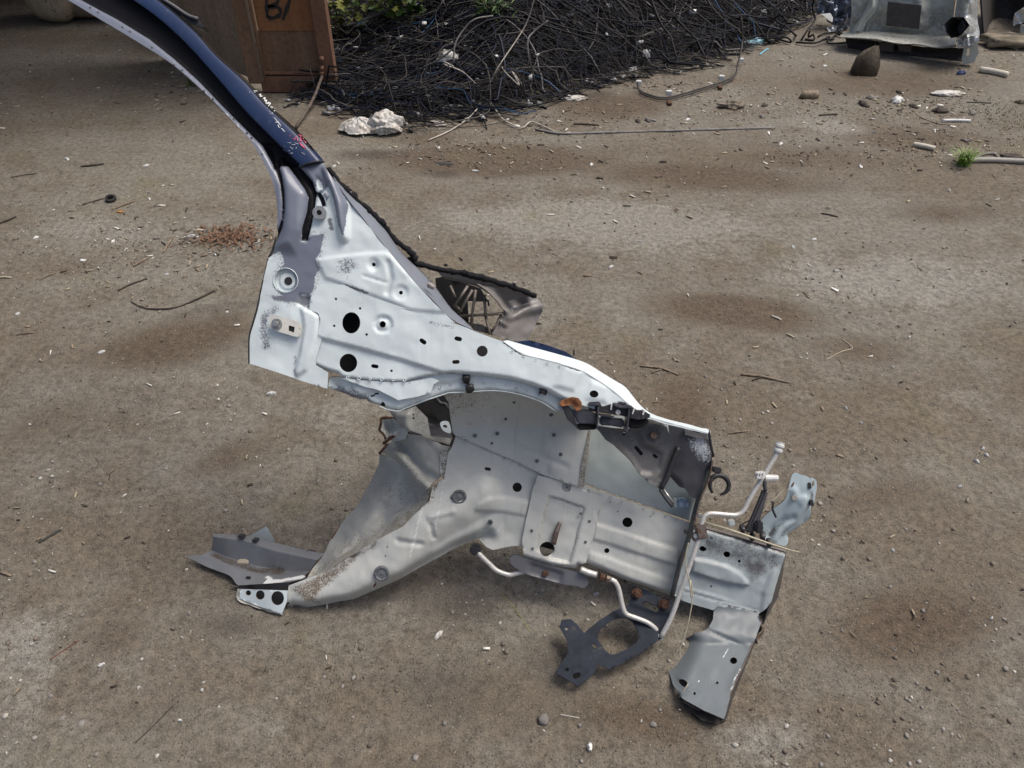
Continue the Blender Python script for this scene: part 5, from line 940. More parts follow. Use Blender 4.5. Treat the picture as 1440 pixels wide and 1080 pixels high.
# curved upper bracket at the very front
CB = [tuple(q) for q in cat(cr('K', [(1115, 150), (1180, 165), (1250, 192), (1256, 262), (1288, 330), (1286, 430), (1262, 525), (1180, 620), (1085, 680), (1052, 765), (950, 740), (858, 695), (862, 610), (842, 548), (940, 455), (1035, 385), (1068, 300), (1085, 225)]), 3, True)]
def cb_h(X, Y): return -.016 * ss(7, 0, dist_poly(X, Y, cr('K', [(1285, 340), (1280, 460), (1190, 615), (1085, 680)]))) ** 2 - .007 * bead(X, Y, cr('K', [(910, 690), (940, 620), (1020, 560), (1110, 520)]), 5) + .008 * bead(X, Y, cr('K', [(950, 700), (1010, 610), (1120, 540), (1190, 440), (1200, 370)]), 8) + .005 * bead(X, Y, cr('K', [(1120, 300), (1150, 400), (1080, 500)]), 7)
def cb_m(X, Y): return (.72 * area(X, Y, cr('K', [(905, 680), (940, 610), (1040, 545), (1110, 520), (1060, 560), (980, 620), (930, 700)]), 4) + .55 * area(X, Y, cr('K', [(990, 640), (1110, 590), (1060, 690), (990, 700)]), 6) + .5 * disc(X, Y, c1('K', 880, 640), 4, 5), 0 * X, .9 * line(X, Y, cr('K', [(1115, 225), (1095, 290)]), 1.3, 1.3))
cb = sheet('front_bracket', car, CB, lambda X, Y: -.02 + .03 * ss(760, 680, Y), M_RAILP, [], cb_h, cb_m, 3.4, .002, M_DKCUT)
cyl('plug', cb, P(*c1('K', 1120, 360), .012), NB, .0062, .003, plain('beige_plug', (.30, .28, .25), .7), 14)
sheet('bracket_ear', car, [tuple(q) for q in cat(cr('K', [(1258, 195), (1300, 205), (1314, 260), (1300, 340), (1288, 410), (1276, 370), (1282, 330), (1256, 270)]), 3, True)], .002, M_RAILP, [ell(*c1('K', 1280, 240), 2., 4.5, 10, 10)], None, None, 3.2)
for q in ((1252, 258), (1272, 405)): prism('dark_notch', cb, slot(*c1('K', *q), 2.2, 2.4, 80), -.004, .0118, M_DKCUT, bev=0)

# pipes
rtube = .0055
pipe = tube('coolant_pipe', car, wx('H', [(1140, 160), (1100, 232), (1040, 330), (965, 455)], .10) + wx('H', [(925, 530), (890, 556), (850, 560), (760, 552), (705, 552), (672, 580), (655, 640)], .10) + wx('H', [(640, 705), (600, 835), (560, 945), (520, 1062)], .10) + wx('I', [(735, 315), (682, 418)], .10), rtube, M_ALU, 10, 5)
tube('coolant_pipe', car, wx('I', [(678, 420), (660, 382), (618, 346), (560, 322), (510, 302), (490, 270), (470, 180), (452, 140), (428, 124)], .085), rtube, M_ALU, 10, 5)
a0, a1 = P(*c1('H', 1140, 160), .10), P(*c1('H', 1162, 98), .10); ax = a1 - a0
cyl('pipe_fitting', pipe, a0, ax, .010, np.linalg.norm(ax), M_WHITE, 14, prof=[(.7, -.1), (.9, 0), (1, .1), (1, .3), (.75, .35), (.75, .5), (1.05, .55), (1.05, .75), (.8, .8), (.85, 1), (0, 1)])
tg = prism('pipe_tag', pipe, cr('H', [(1002, 288), (1062, 284), (1070, 318), (1050, 338), (1004, 332)]), .105, .115, M_WHITE, bev=.002)
cyl('pipe_stub', pipe, P(*c1('H', 1060, 325), .10), P(*c1('H', 1102, 325), .10) - P(*c1('H', 1060, 325), .10), .0075, .028, M_WHITE, 12)
for x0 in (1010, 1026, 1042): prism('tag_mark', tg, cr('H', [(x0, 298), (x0 + 5, 297), (x0 + 4, 312), (x0 - 1, 313)]), .115, .1158, M_SLEEVE, bev=0)
box('pipe_clamp', pipe, P(*c1('H', 655, 660), .10), (.022, .03, .022), M_CUT, rotz_rows(.2)); box('pipe_clamp', pipe, P(*c1('H', 640, 690), .095), (.03, .016, .02), M_CUT, rotz_rows(.3)); cyl('pipe_clamp_bolt', pipe, P(*c1('H', 618, 688), .10), NB, .006, .008, M_ZINC, 6)
tube('pipe_end', car, wx('I', [(664, 412), (690, 422)], .092), .0072, M_ALU, 8, 0)
p2 = tube('brake_pipe', car, wx('Gc', [(232, 615), (300, 682), (350, 728), (395, 748), (440, 758), (480, 748), (526, 738)], .012), .0058, M_ALU, 10, 5)
prism('pipe_connector', p2, cr('Gc', [(185, 575), (220, 560), (262, 590), (235, 640), (180, 630)]), -.005, .02, M_PLASTIC, bev=.004)
tube('brake_pipe', car, wx('Gc', [(882, 722), (930, 742), (985, 758)], .03), .0075, M_ALU, 8, 4); cyl('pipe_nut', car, P(*c1('Gc', 1005, 768), .03), P(*c1('Gc', 1040, 780), .03) - P(*c1('Gc', 1005, 768), .03), .009, .012, M_RUST, 6); cyl('pipe_nut', car, P(*c1('Gc', 1045, 780), .035), P(*c1('Gc', 1075, 790), .035) - P(*c1('Gc', 1045, 780), .035), .008, .011, M_CUT, 6)
# hose clip, lever, cables
rg = tube('hose_clip', car, wx('K', [(432, 318), (412, 275), (412, 225), (440, 185), (490, 170), (540, 190), (568, 240), (560, 290), (530, 320), (495, 336)], .05), [.003, .004, .005, .006, .006, .006, .0055, .005, .004, .0025], M_PLASTIC, 8, 5)
prism('clip_foot', rg, cr('K', [(438, 100), (512, 112), (505, 155), (440, 150)]), .035, .055, M_PLASTIC, bev=.002)
lv = prism('lever', car, cr('K', [(872, 288), (908, 306), (872, 430), (838, 550), (795, 660), (715, 655), (760, 560), (820, 420)]), .015, .035, M_SLEEVE, bev=.004)
tube('lever_rod', lv, wx('K', [(890, 180), (872, 230), (878, 300)], .03), .0045, M_SLEEVE, 8, 4); prism('lever_block', lv, cr('K', [(800, 565), (855, 555), (868, 600), (850, 665), (795, 660)]), .03, .05, M_PLASTIC, bev=.004)
for q in ((850, 690), (905, 745), (765, 700), (680, 630)): lump('cable_clip', None, None, P(*c1('K', *q), .02), (.012, .02, .016), M_PLASTIC, q[0], amp=.4, sub=2, parent=car)
box('fuse', car, P(*c1('K', 588, 570), .02), (.015, .014, .012), plain('milky_plastic', (.5, .55, .55), .3), rotz_rows(.2)); box('fuse_cap', car, P(*c1('K', 535, 548), .02), (.006, .006, .006), M_WHITE, BODYROT)
tube('feeler_wire', car, wx('K', [(345, 560), (520, 612), (700, 672), (880, 735), (1050, 790), (1175, 822)], .09), [.0026, .0026, .002, .0012], M_WIRE, 6, 4)
tube('thin_cable', car, wx('H', [(577, 735), (562, 800), (558, 870), (575, 950), (590, 1020), (592, 1080)], .115) + wx('I', [(832, 130), (842, 200), (830, 300), (805, 400), (770, 498)], .10), .0014, M_WIRE, 5, 5)
tube('thin_cable', car, wx('I', [(775, 722), (795, 690), (820, 655)], .175), .0014, M_WIRE, 5, 4)
tube('thin_cable', car, wx('K', [(1075, 255), (1020, 310), (960, 365), (900, 420), (850, 490)], .0), .002, M_WIRE, 5, 4); tube('thin_cable', car, wx('K', [(925, 395), (945, 400), (938, 450), (955, 495), (968, 525)], .03), .0026, M_PLASTIC, 5, 4); tube('thin_cable', car, wx('K', [(650, 635), (690, 580), (745, 550)], .0), .0016, M_PLASTIC, 5, 4)
# dark bolted-on plate
DB = cr('I', [(545, 152), (640, 190), (738, 232), (740, 272), (700, 400), (680, 425), (580, 498), (425, 582), (362, 555), (345, 600), (265, 666), (145, 596), (215, 495), (205, 430), (168, 362), (180, 330), (225, 326), (255, 350), (292, 396), (360, 340), (435, 290), (520, 252), (530, 190)])
dp = sheet('bolted_plate', car, DB, lambda X, Y: .04 + .125 * np.clip((Y - 835) / 130, 0, 1.1), M_DKPLATE, [cr('I', [(482, 318), (510, 322), (540, 340), (568, 390), (572, 420), (560, 442), (512, 478), (450, 504), (425, 504), (402, 486), (362, 428), (362, 402), (384, 370), (435, 332)]), slot(*c1('I', 628, 260), 8.5, 4.2, 27), ell(*c1('I', 208, 582), 2.6, n=10), slot(*c1('I', 256, 612), 2.2, 3.8, -20), ell(*c1('I', 205, 375), 2.2, n=10), slot(*c1('I', 345, 462), 1.6, 2, 40)], lambda X, Y: .004 * ss(4, -2, sdp(X, Y, cr('I', [(530, 140), (745, 225), (735, 300), (640, 290), (520, 245)]))), None, 3.6, .0035, M_DKCUT)
for q in ((560, 196), (696, 252)):
    zb = .046 + .125 * max(0., (c1('I', *q)[1] - 835) / 130); cyl('washer', dp, P(*c1('I', *q), zb), NB, .0125, .003, M_RUST, 16); cyl('bolt', dp, P(*c1('I', *q), zb + .003), NB, .0075, .011, M_RUST, 6)
# ------------------------------------------------------------------ other wreckage at the back
pa, pb = G(1189, 70), G(1360, 92); dxy = (pb - pa)[:2]; nn = np.array([dxy[1], -dxy[0], 0.]); nn /= np.linalg.norm(nn); nn = nn * math.cos(.12) + np.array([0, 0, math.sin(.12)])
CABP = Plane(pa + np.array([0, 0, 0]) - nn * .12, nn)
M_CAB1 = painted('grey_green_primer', (.46, .49, .455), (.16, .13, .10), (.5, .52, .5), (.12, .06, .03), .4, grime_amt=.4)
M_SHINY = plain('crumpled_silver_paint', (.5, .52, .52), .3, metal=.55, var=.2, scale=14)
M_DARKSTEEL = plain('dark_steel', (.03, .027, .025), .7, var=.3)  # near-black steel of the skirt, tube interior and shell
cab = thing('car_floor_section', 'grey-green upturned car floor section with a dark rectangular panel at the upper right', 'car part', G(1280, 90))
def cn(pts): return cr('N', pts)
sheet('back_panel', cab, cn([(330, -150), (1010, -150), (1003, 0), (990, 120), (965, 225), (700, 215), (470, 192), (400, 205), (330, 225), (350, 60)]), 0., M_CAB1, [], lambda X, Y: .03 * ss(6, 0, dist_poly(X, Y, cn([(530, -100), (520, 60), (450, 150), (440, 200)]))) + .025 * area(X, Y, cn([(540, -120), (810, -120), (800, 190), (540, 165)]), 4) - .04 * area(X, Y, cn([(830, -150), (1000, -150), (960, 190), (850, 190)]), 7) + (fbm(X * .12, Y * .12, 3) - .45) * .03, lambda X, Y: (.6 * ss(45, 30, 48 - (Y - 0)) * .7, 0 * X, 0 * X), 3, .004, M_CUT, plane=CABP)
sheet('dark_rectangle', cab, cn([(578, 10), (792, 34), (776, 184), (566, 162)]), .075, plain('dark_brown_grey_pad', (.055, .05, .05), .7), [], None, None, 5, .008, plane=CABP)
sheet('slanted_post', cab, cn([(440, -100), (525, -100), (522, 10), (505, 70), (445, 140), (410, 222), (330, 224), (352, 185), (420, 95), (455, 20)]), .04, M_CAB1, [slot(*c1('N', 390, 200), 1, 1.6, 60)], lambda X, Y: .03 * bead(X, Y, cn([(485, -80), (480, 40), (410, 130), (370, 215)]), 5), lambda X, Y: (0 * X, .5 * area(X, Y, cn([(450, 20), (510, 25), (505, 40), (455, 40)]), 2), 0 * X), 2.6, .004, M_CUT, plane=CABP)
loft('floor_flange', cab, [cn([(300, 205, .0), (480, 190, .0), (700, 205, .0), (1010, 232, .0)]), cn([(285, 218, .08), (480, 215, .08), (680, 235, .08), (1005, 262, .08)]), cn([(274, 232, .16), (400, 240, .17), (520, 248, .18), (640, 272, .19), (780, 278, .17), (890, 298, .18), (1012, 290, .15)]), cn([(290, 240, .15), (400, 250, .15), (520, 258, .16), (640, 282, .17), (780, 288, .15), (890, 306, .16), (1012, 300, .13)])], M_CAB1, 40, 3, plane=CABP, thick=.004, dent=.04, rim=M_CUT, masks=lambda X, Y: (.45 + 0 * X, 0 * X, 0 * X))
loft('under_skirt', cab, [cn([(308, 240, .10), (520, 262, .12), (800, 296, .12), (1060, 305, .10)]), cn([(316, 275, .08), (520, 300, .08), (800, 330, .08), (1056, 350, .08)]), cn([(330, 305, .10), (520, 340, .09), (800, 362, .09), (1050, 392, .10)])], M_DARKSTEEL, 30, 3, plane=CABP, dent=.05)
for x0 in (525, 640): sheet('skirt_bracket', cab, cn([(x0, 262), (x0 + 90, 280), (x0 + 85, 335), (x0 + 10, 325)]), .13, plain('brown_steel', (.09, .075, .06), .7), [], lambda X, Y: -.02 * ss(1, 4, dist_poly(X, Y, cn([(x0, 262), (x0 + 10, 325)]))), None, 3, .004, plane=CABP)
loft('right_post', cab, [cn([(1005, -150, .0), (1015, 0, .02), (1000, 120, .05), (1010, 200, .1), (1050, 290, .12)]), cn([(1050, -150, .12), (1060, 0, .12), (1070, 110, .12), (1075, 200, .18), (1085, 285, .2)]), cn([(1100, -150, .08), (1110, 0, .14), (1115, 110, .06), (1120, 200, .12), (1120, 275, .16)]), cn([(1145, -150, -.05), (1150, 0, -.02), (1145, 120, -.03), (1158, 200, .02), (1150, 265, .06)])], M_SHINY, 40, 5, plane=CABP, dent=.12, thick=.004)
sheet('side_flap', cab, cn([(1010, 250), (1060, 240), (1140, 220), (1158, 255), (1085, 295), (1030, 305)]), .2, M_SHINY, [], lambda X, Y: (fbm(X * .3, Y * .3, 3) - .45) * .08, None, 2.5, .004, plane=CABP)
tq = [CABP.P(*c1('N', *q), w) for q, w in (((1075, 165), .1), ((1040, 170), .18), ((1005, 174), .25))]
V, F = tube_geo(np.array(tq), [.052, .055, .06], 9, False); V = V + rng.normal(0, .006, V.shape); mesh_obj('open_tube', V, F, M_SHINY, cab, smooth=False); V, F = tube_geo(np.array(tq), [.042, .045, .048], 9, False); V2, F2 = V, F + [list(range(9))]; mesh_obj('tube_interior', V2, F2, M_DARKSTEEL, cab, smooth=False)
sheet('foot', cab, cn([(1060, 302), (1146, 262), (1152, 335), (1122, 398), (1055, 410), (1046, 380)]), .14, M_CAB1, [cn([(1080, 310), (1098, 305), (1095, 355), (1076, 360)])], None, lambda X, Y: (0 * X, .4 + 0 * X, 0 * X), 2.5, .03, plane=CABP)
# dark shell at the right edge
sh = thing('car_shell', 'black car shell fragment at the upper right edge', 'car part', G(1425, 58)); SHP = Plane(G(1420, 58), (-.25, -.95, .15))
loft('shell_wall', sh, [cn([(1165, -150, .02), (1172, 0, .0), (1190, 230, .0)]), cn([(1230, -150, -.5), (1235, 40, -.5), (1250, 200, -.4)]), cn([(1390, -150, -.5), (1395, 40, -.5), (1400, 220, -.4)]), cn([(1640, -150, -.1), (1640, 40, -.1), (1640, 270, .0)])], M_DARKSTEEL, 16, 3, plane=SHP, thick=.01)
loft('shell_floor', sh, [cn([(1180, 190, -.3), (1400, 200, -.3), (1640, 220, -.3)]), cn([(1180, 262, .02), (1400, 270, .02), (1640, 290, .02)])], M_DARKSTEEL, 12, 2, plane=SHP, thick=.04)
sheet('shell_bracket', sh, cn([(1372, 160), (1380, 95), (1430, 50), (1640, 30), (1640, 110), (1470, 130)]), .08, M_SHINY, [], lambda X, Y: (fbm(X * .2, Y * .2, 3) - .45) * .1, None, 3, .005, plane=SHP)
sheet('shell_trim', sh, cn([(1420, 160), (1640, 130), (1640, 240), (1415, 238)]), .05, M_CAB1, [], None, None, 5, .01, plane=SHP)
# blue crumpled panel
bl = thing('crumpled_panel', 'crumpled dark blue body panel lying left of the grey floor section', 'car part', G(1180, 42)); BLP = Plane(G(1180, 42), (-.1, -.8, .6))
sheet('blue_skin', bl, cn([(120, 62), (150, 20), (240, -10), (260, -120), (420, -120), (400, 60), (350, 150), (322, 178), (280, 180), (232, 150), (160, 92)]), .05, plain('blue_silver_paint', (.13, .15, .20), .25, metal=.4, var=.4, scale=18), [], lambda X, Y: (fbm(X * .16, Y * .16, 3) - .45) * .22, None, 2.8, .006, M_CUT, plane=BLP)
sheet('white_patch', bl, cn([(157, 88), (215, 82), (232, 112), (228, 140), (205, 128)]), .1, M_WHITE, [], None, None, 3, .004, plane=BLP); sheet('torn_foil', bl, cn([(195, 180), (250, 150), (270, 165), (240, 200), (210, 210)]), .06, M_SHINY, [], lambda X, Y: (fbm(X * .5, Y * .5, 2) - .4) * .06, None, 2, .004, plane=BLP, rag=2)
lump('cloth', 'tan crumpled cloth on the ground under the black shell at right edge', 'cloth', G(1420, 66), (.36, .16, .07), plain('tan_cloth', (.21, .18, .13), .9, var=.3, scale=15), 14, amp=.5, fr=3, sq=.7)

# ------------------------------------------------------------------ single loose things on the ground
M_STICK = plain('weathered_stick', (.20, .16, .115), .85, var=.35, scale=60); M_STICKD = plain('dark_stick', (.05, .04, .032), .85, var=.3, scale=60); M_PALE = plain('pale_straw', (.40, .355, .26), .7, var=.2)
M_ROCK = plain('brown_rock', (.085, .07, .05), .9, var=.35, scale=14, bmp=.01); M_STONE = plain('grey_stone', (.17, .16, .145), .9, var=.3, scale=40, bmp=.004)
M_FILM = plain('crumpled_white_film', (.56, .55, .52), .32, var=.16, scale=24, dirt=(.26, .22, .17), dirt_amt=.5, bmp=.006)
M_GREYPIPE = plain('grey_pipe', (.30, .29, .265), .6, dirt=(.15, .13, .11), dirt_amt=.3); M_BONE = plain('dusty_white_pipe', (.50, .47, .40), .6, dirt=(.25, .2, .15), dirt_amt=.25)
def stick(name, cat_, label, pts, r, mat, k=None, sides=6, group=None, lift=0., rough=.12):
    q = cr(k, pts) if k else pts; rr = r if np.ndim(r) == 0 else max(r)
    p = np.array([Gs(np.array(a[0]), np.array(a[1]), (rr * .8 if len(a) < 3 else a[2]) + lift) for a in q])
    if len(p) == 2: p = np.array([p[0], (p[0] + p[1]) / 2 + [0, 0, .002], p[1]])
    c = cat(p, 6); c = c + rng.normal(0, 1, c.shape) * rr * (rough if cat_ not in ('pipe', 'pole', 'conduit') else .02)
    V, F = tube_geo(c, np.interp(np.linspace(0, 1, len(c)), np.linspace(0, 1, 2 if np.ndim(r) == 0 else len(r)), [r, r] if np.ndim(r) == 0 else r), sides)
    return tag(mesh_obj(name, V, F, mat), label, cat_, group)
def chip(label, px, py, L, mat, name='chip', cat_='chip', group=None, rot=None, wd=.45, t=.004):
    b = Gs(np.array(px), np.array(py), .0); n_ = 9; a = np.arange(n_) * 2 * np.pi / n_; r = 1 + rng.uniform(-.3, .3, n_); th = rng.uniform(0, 3.14) if rot is None else rot
    x = np.cos(a) * r * L / 2; y = np.sin(a) * r * L / 2 * wd; q = np.stack([x * math.cos(th) - y * math.sin(th), x * math.sin(th) + y * math.cos(th)], 1)
    ctr = np.array([[0, 0]]); top = np.hstack([np.vstack([q, q * .55]), np.r_[t * rng.uniform(.6, 1.4, n_), t * rng.uniform(1.1, 2.2, n_)][:, None]]); bot = np.hstack([q, np.zeros((n_, 1))])
    V = np.vstack([top, bot]) + b; F = [[i, (i + 1) % n_, n_ + (i + 1) % n_, n_ + i] for i in range(n_)] + [list(range(n_, 2 * n_))] + [[2 * n_ + i, 2 * n_ + (i + 1) % n_, (i + 1) % n_, i] for i in range(n_)] + [[2 * n_ + i for i in range(n_)][::-1]]
    return tag(mesh_obj(name, V, F, mat, smooth=False), label, cat_, group)
def crumple(name, label, cat_, px, py, size, mat, seed, group=None, fold=.35, sub=4, rot=0.):
    b = Gs(np.array(px), np.array(py), 0.); bm = bmesh.new(); bmesh.ops.create_icosphere(bm, subdivisions=sub, radius=1); bm.verts.index_update()
    V = np.array([v.co[:] for v in bm.verts]); F = np.array([[v.index for v in f.verts] for f in bm.faces]); bm.free()
    u = V[:, 0] * 1.6 + seed; v = V[:, 1] * 1.6 + V[:, 2] * 1.3 + seed * 1.7
    k = 1 - np.abs(fbm(u, v, 2) - .4) * fold * 3 + np.abs(fbm(u * 2.2 + 9, v * 2.2, 2) - .38) * fold * 1.6 - np.abs(fbm(u * 5, v * 5 + 4, 2) - .38) * fold * .5
    V = V * k[:, None]; V[:, 2] = np.where(V[:, 2] < 0, V[:, 2] * .25, V[:, 2]); V = V * np.array(size) / 2; c, s = math.cos(rot), math.sin(rot)
    V = np.stack([V[:, 0] * c - V[:, 1] * s, V[:, 0] * s + V[:, 1] * c, V[:, 2] - V[:, 2].min() * .8], 1)
    return tag(mesh_obj(name, V + b, F, mat, smooth=False), label, cat_, group)

bm = bmesh.new(); rb = Gs(np.array(1214), np.array(101)); rr_ = np.random.default_rng(12)
for q in [(-.085, -.06, -.01), (.08, -.065, -.01), (.09, .05, -.01), (-.08, .06, -.01), (-.088, -.05, .05), (.085, -.055, .045), (.082, .04, .06), (-.06, .05, .08), (-.05, -.045, .105), (.0, -.05, .115), (.03, -.03, .165), (.05, -.01, .17), (.06, .02, .12), (-.04, .02, .13), (.07, -.05, .09), (-.08, -.0, .09)]: bm.verts.new([float(rb[i] + q[i] * (.80, .8, 1.02)[i] + rr_.normal(0, .004)) for i in range(3)])
bmesh.ops.convex_hull(bm, input=bm.verts[:]); bmesh.ops.delete(bm, geom=[v for v in bm.verts if not v.link_faces], context='VERTS')
tag(bm_obj('rock', bm, M_ROCK, None, True, rb, .018, 3), 'brown rock standing in front of the grey floor section', 'rock')
def drape(name, label, cat_, px, py, rx, ry, H, mat, seed, apex=(0., 0.)):
    b = Gs(np.array(px), np.array(py), 0.); nr, nt_ = 26, 84; r = np.linspace(0, 1, nr)[:, None]; t = np.linspace(0, 2 * np.pi, nt_, endpoint=False)[None]
    ct, st = np.cos(t), np.sin(t); R = .8 + .5 * fbm(ct * 1.5 + seed, st * 1.5 + seed, 3) * np.ones_like(r); rr = r * R
    fold = 1 - np.abs(2 * fbm(ct * 2.6 + seed * 2 + r * .8, st * 2.6 + r * 1.2, 3) - .95); ridge = 1 - np.abs(2 * fbm(rr * ct * 4 + seed, rr * st * 4, 2) - .75)
    z = H * np.clip(1 - rr ** 2.2, 0, 1) * (.62 + .38 * fold) * (.7 + .3 * ridge) + .006 + .012 * ridge * r
    V = np.stack([b[0] + rx * rr * ct + apex[0] * (1 - r), b[1] + ry * rr * st + apex[1] * (1 - r), b[2] + z], -1).reshape(-1, 3); i, j = np.meshgrid(np.arange(nr - 1), np.arange(nt_), indexing='ij'); j2 = (j + 1) % nt_
    F = np.stack([i * nt_ + j, (i + 1) * nt_ + j, (i + 1) * nt_ + j2, i * nt_ + j2], -1).reshape(-1, 4)
    return tag(solid(name, V, F, mat, None, .0015, base=b, flip_ref=np.array([0, 0, 1.])), label, cat_)
bg = crumple('plastic_bag', 'large crumpled white plastic bag at the front of the cable heap', 'bag', 543, 184, (.19, .15, .15), M_FILM, 8, fold=.36, sub=5)
bg.data.polygons.foreach_set('use_smooth', np.ones(len(bg.data.polygons), bool))
drape('plastic_bag', 'flattened grey-white bag scrap joined to the left of the large bag', 'bag', 505, 184, .10, .07, .06, M_FILM, 9)
hb = hheap(np.array(-.42), np.array(4.45)); pl_ = G(632, 118); o = crumple('plastic_sheet', 'torn white plastic sheet caught in the middle of the cable heap', 'plastic sheet', 632, 125, (.13, .06, .14), M_FILM, 15); o.location.z += .12
crumple('plastic_sheet', 'pale plastic wrapper at the foot of the heap below the torn sheet', 'plastic sheet', 632, 153, (.15, .07, .05), M_FILM, 25, rot=.2)
crumple('plastic_sheet', 'grey crumpled wrapper lying under the pale bent wires', 'plastic sheet', 612, 176, (.12, .06, .035), plain('grey_film', (.30, .28, .25), .6), 35)
crumple('paper_scrap', 'flattened pale wrapper on the dirt right of the heap front', 'paper', 806, 138, (.17, .07, .03), M_FILM, 5, rot=.1)
crumple('plastic_sheet', 'white crumpled film on the dirt behind the cyan sheet', 'plastic sheet', 1072, 42, (.17, .12, .07), M_FILM, 11)
chip('cyan plastic sheet scrap beside the far end of the heap', 1058, 63, .14, plain('cyan_plastic', (.28, .50, .58), .4), 'plastic_scrap', 'plastic scrap', rot=.35, wd=.35, t=.02)
stick('plastic_strip', 'plastic strip', 'thin cyan strip on the dirt right of the cyan sheet', [(1068, 78), (1080, 69)], .005, plain('cyan_strip', (.2, .45, .55), .4))
chip('blue bottle cap right of the rock under the floor section', 1352, 103, .05, plain('blue_cap', (.03, .06, .16), .4), 'bottle_cap', 'cap', rot=.1, wd=.4, t=.012)
tube_o = stick('pipe_offcut', 'pipe', 'dusty white pipe offcut below the black car shell', [(1377, 100), (1416, 109)], .017, M_BONE, sides=10)
stick('pipe_offcut', 'pipe', 'pale pipe offcut left of the grass tuft', [(1284, 204), (1314, 210)], .012, M_BONE, sides=10)
stick('pipe_offcut', 'pipe', 'thin white tube lying right of the litter strip', [(1325, 170), (1364, 170)], .008, M_WHITE, sides=8)
stick('pole', 'pole', 'long grey pole running from the grass tuft out of the right edge', [(1358, 226), (1400, 227), (1460, 229)], .013, M_GREYPIPE, sides=9)
stick('rope', 'rope', 'grey rope curl lying over the long pole', [(1370, 222), (1385, 216), (1398, 216), (1405, 222)], .006, M_STONE)
crumple('cloth_scrap', 'dark cloth lying behind the long grey pole at right', 'cloth', 1424, 220, (.12, .06, .03), M_STICKD, 44)
stick('conduit', 'conduit', 'long thin grey conduit lying across the dirt before the heap', [(752, 184), (790, 189), (850, 188), (950, 185), (1090, 181)], .0062, plain('grey_conduit', (.17, .165, .155), .6, var=.3))
crumple('rag', 'white dirty rag on the dirt in front of the floor section', 'rag', 1334, 131, (.19, .07, .035), M_FILM, 51)
lump('wood_block', 'brown wood scrap left of the litter strip, below the rock', 'wood scrap', Gs(np.array(1138), np.array(138)), (.10, .05, .04), M_STICK, 31, amp=.4, sq=.5, sub=2)
crumple('dry_leaves', 'curled brown dry leaves right of the bent brake tubes', 'leaves', 1028, 152, (.15, .07, .06), plain('dry_leaf', (.20, .17, .13), .8, var=.3), 61, fold=.6)
for i, (x, y, s, m_, lb_) in enumerate([(1226, 137, .07, M_STONE, 'grey crumpled metal scrap at the left of the litter strip'), (1262, 140, .10, M_WHITE, 'white plastic piece in the middle of the litter strip'), (1285, 148, .06, M_STICKD, 'dark scrap at the right end of the litter strip'), (1324, 155, .10, M_STICKD, 'dark crumpled scrap above the thin white tube'), (1368, 158, .06, M_STONE, 'grey stone chip right of the thin white tube'), (1215, 147, .08, M_STICKD, 'black scrap at the near left of the litter strip'), (1359, 195, .05, M_STONE, 'small grey stone above the grass tuft'), (1072, 166, .05, M_STONE, 'grey crumb of metal at the right tip of the long conduit'), (1265, 128, .05, M_STICKD, 'dark upright scrap behind the white plastic piece'), (1436, 144, .07, M_ROCK, 'dark brown stone at the right edge of the yard'), (1075, 150, .045, M_STICKD, 'flat dark wood scrap right of the dry leaves'), (897, 171, .045, M_STICKD, 'dark round clod just behind the long conduit'), (914, 170, .06, M_STONE, 'flat grey chip beside the dark clod behind the conduit')]):
    crumple('scrap', lb_, 'scrap', x, y, (s, s * .6, s * .4), m_, 70 + i, fold=.55, sub=3, rot=i)
# wires
M_PW = plain('pale_wire', (.42, .39, .34), .5, var=.2)
def wire(label, k, pts, r=.0036, mat=None):
    q = cr(k, [p[:2] for p in pts]); zz = [p[2] for p in pts]
    p = np.array([G(np.array(x), np.array(y), z) for (x, y), z in zip(q, zz)]); c = cat(p, 6); V, F = tube_geo(c, r, 6); return tag(mesh_obj('loose_wire', V, F, mat or M_PW), label, 'wire')
wire('straight pale wire slanting up over the cable heap', 'Q', [(1000, 598, .06), (1080, 430, .2), (1250, 170, .35), (1315, -20, .5)], .003)
wire('pale bent wire with a hooked end at mid heap', 'Q', [(800, 420, .2), (760, 400, .22), (738, 392, .22), (750, 412, .2), (850, 450, .16), (930, 520, .1), (1000, 588, .03)])
wire('pale kinked wire running from the heap onto the dirt', 'Q', [(830, 520, .08), (960, 602, .05), (1025, 640, .04), (1070, 700, .02), (1120, 760, .01), (1230, 808, .008), (1290, 770, .01), (1370, 800, .008), (1440, 832, .008)])
wire('pale wire trailing toward the large white bag', 'Q', [(640, 888, .008), (780, 825, .01), (900, 742, .02), (962, 672, .04), (968, 650, .05)])
wire('short pale forked wire right of the kinked wire', 'Q', [(1105, 425, .2), (1130, 460, .16), (1215, 538, .1), (1172, 455, .14), (1230, 530, .1)], .0035)
wire('thick grey cable arching over the heap top', 'Q', [(800, 400, .22), (810, 280, .3), (870, 180, .36), (940, 120, .4), (1050, 100, .4)], .0045, M_CAB[3])
wire('thick grey doubled cable hanging down the heap', 'Q', [(1340, 480, .08), (1285, 400, .2), (1270, 260, .3), (1310, 200, .33), (1400, 130, .38)], .0045, M_CAB[3])
br = thing('brake_tubes', 'bent pair of dark brake tubes on the dirt right of the heap', 'tube', G(920, 130))
for d in (0, 9):
    q = cr('S', [(400, 395 + d), (408, 430 + d), (450, 455 + d), (540, 470 + d), (700, 428 + d), (855, 372 + d), (885, 300 + d), (905, 190 + d), (900, 80 + d)]); zz = [.05, .02, .015, .015, .015, .02, .06, .12, .25]
    c = cat(np.array([G(np.array(x), np.array(y), z) for (x, y), z in zip(q, zz)]), 6); V, F = tube_geo(c, .0045, 6); mesh_obj('brake_tube', V, F, M_CAB[2], br)
for x, y in ((550, 448), (805, 375), (898, 292), (405, 400)): box('white_clip', br, G(*c1('S', x, y), .03), (.03, .02, .025), M_WHITE)
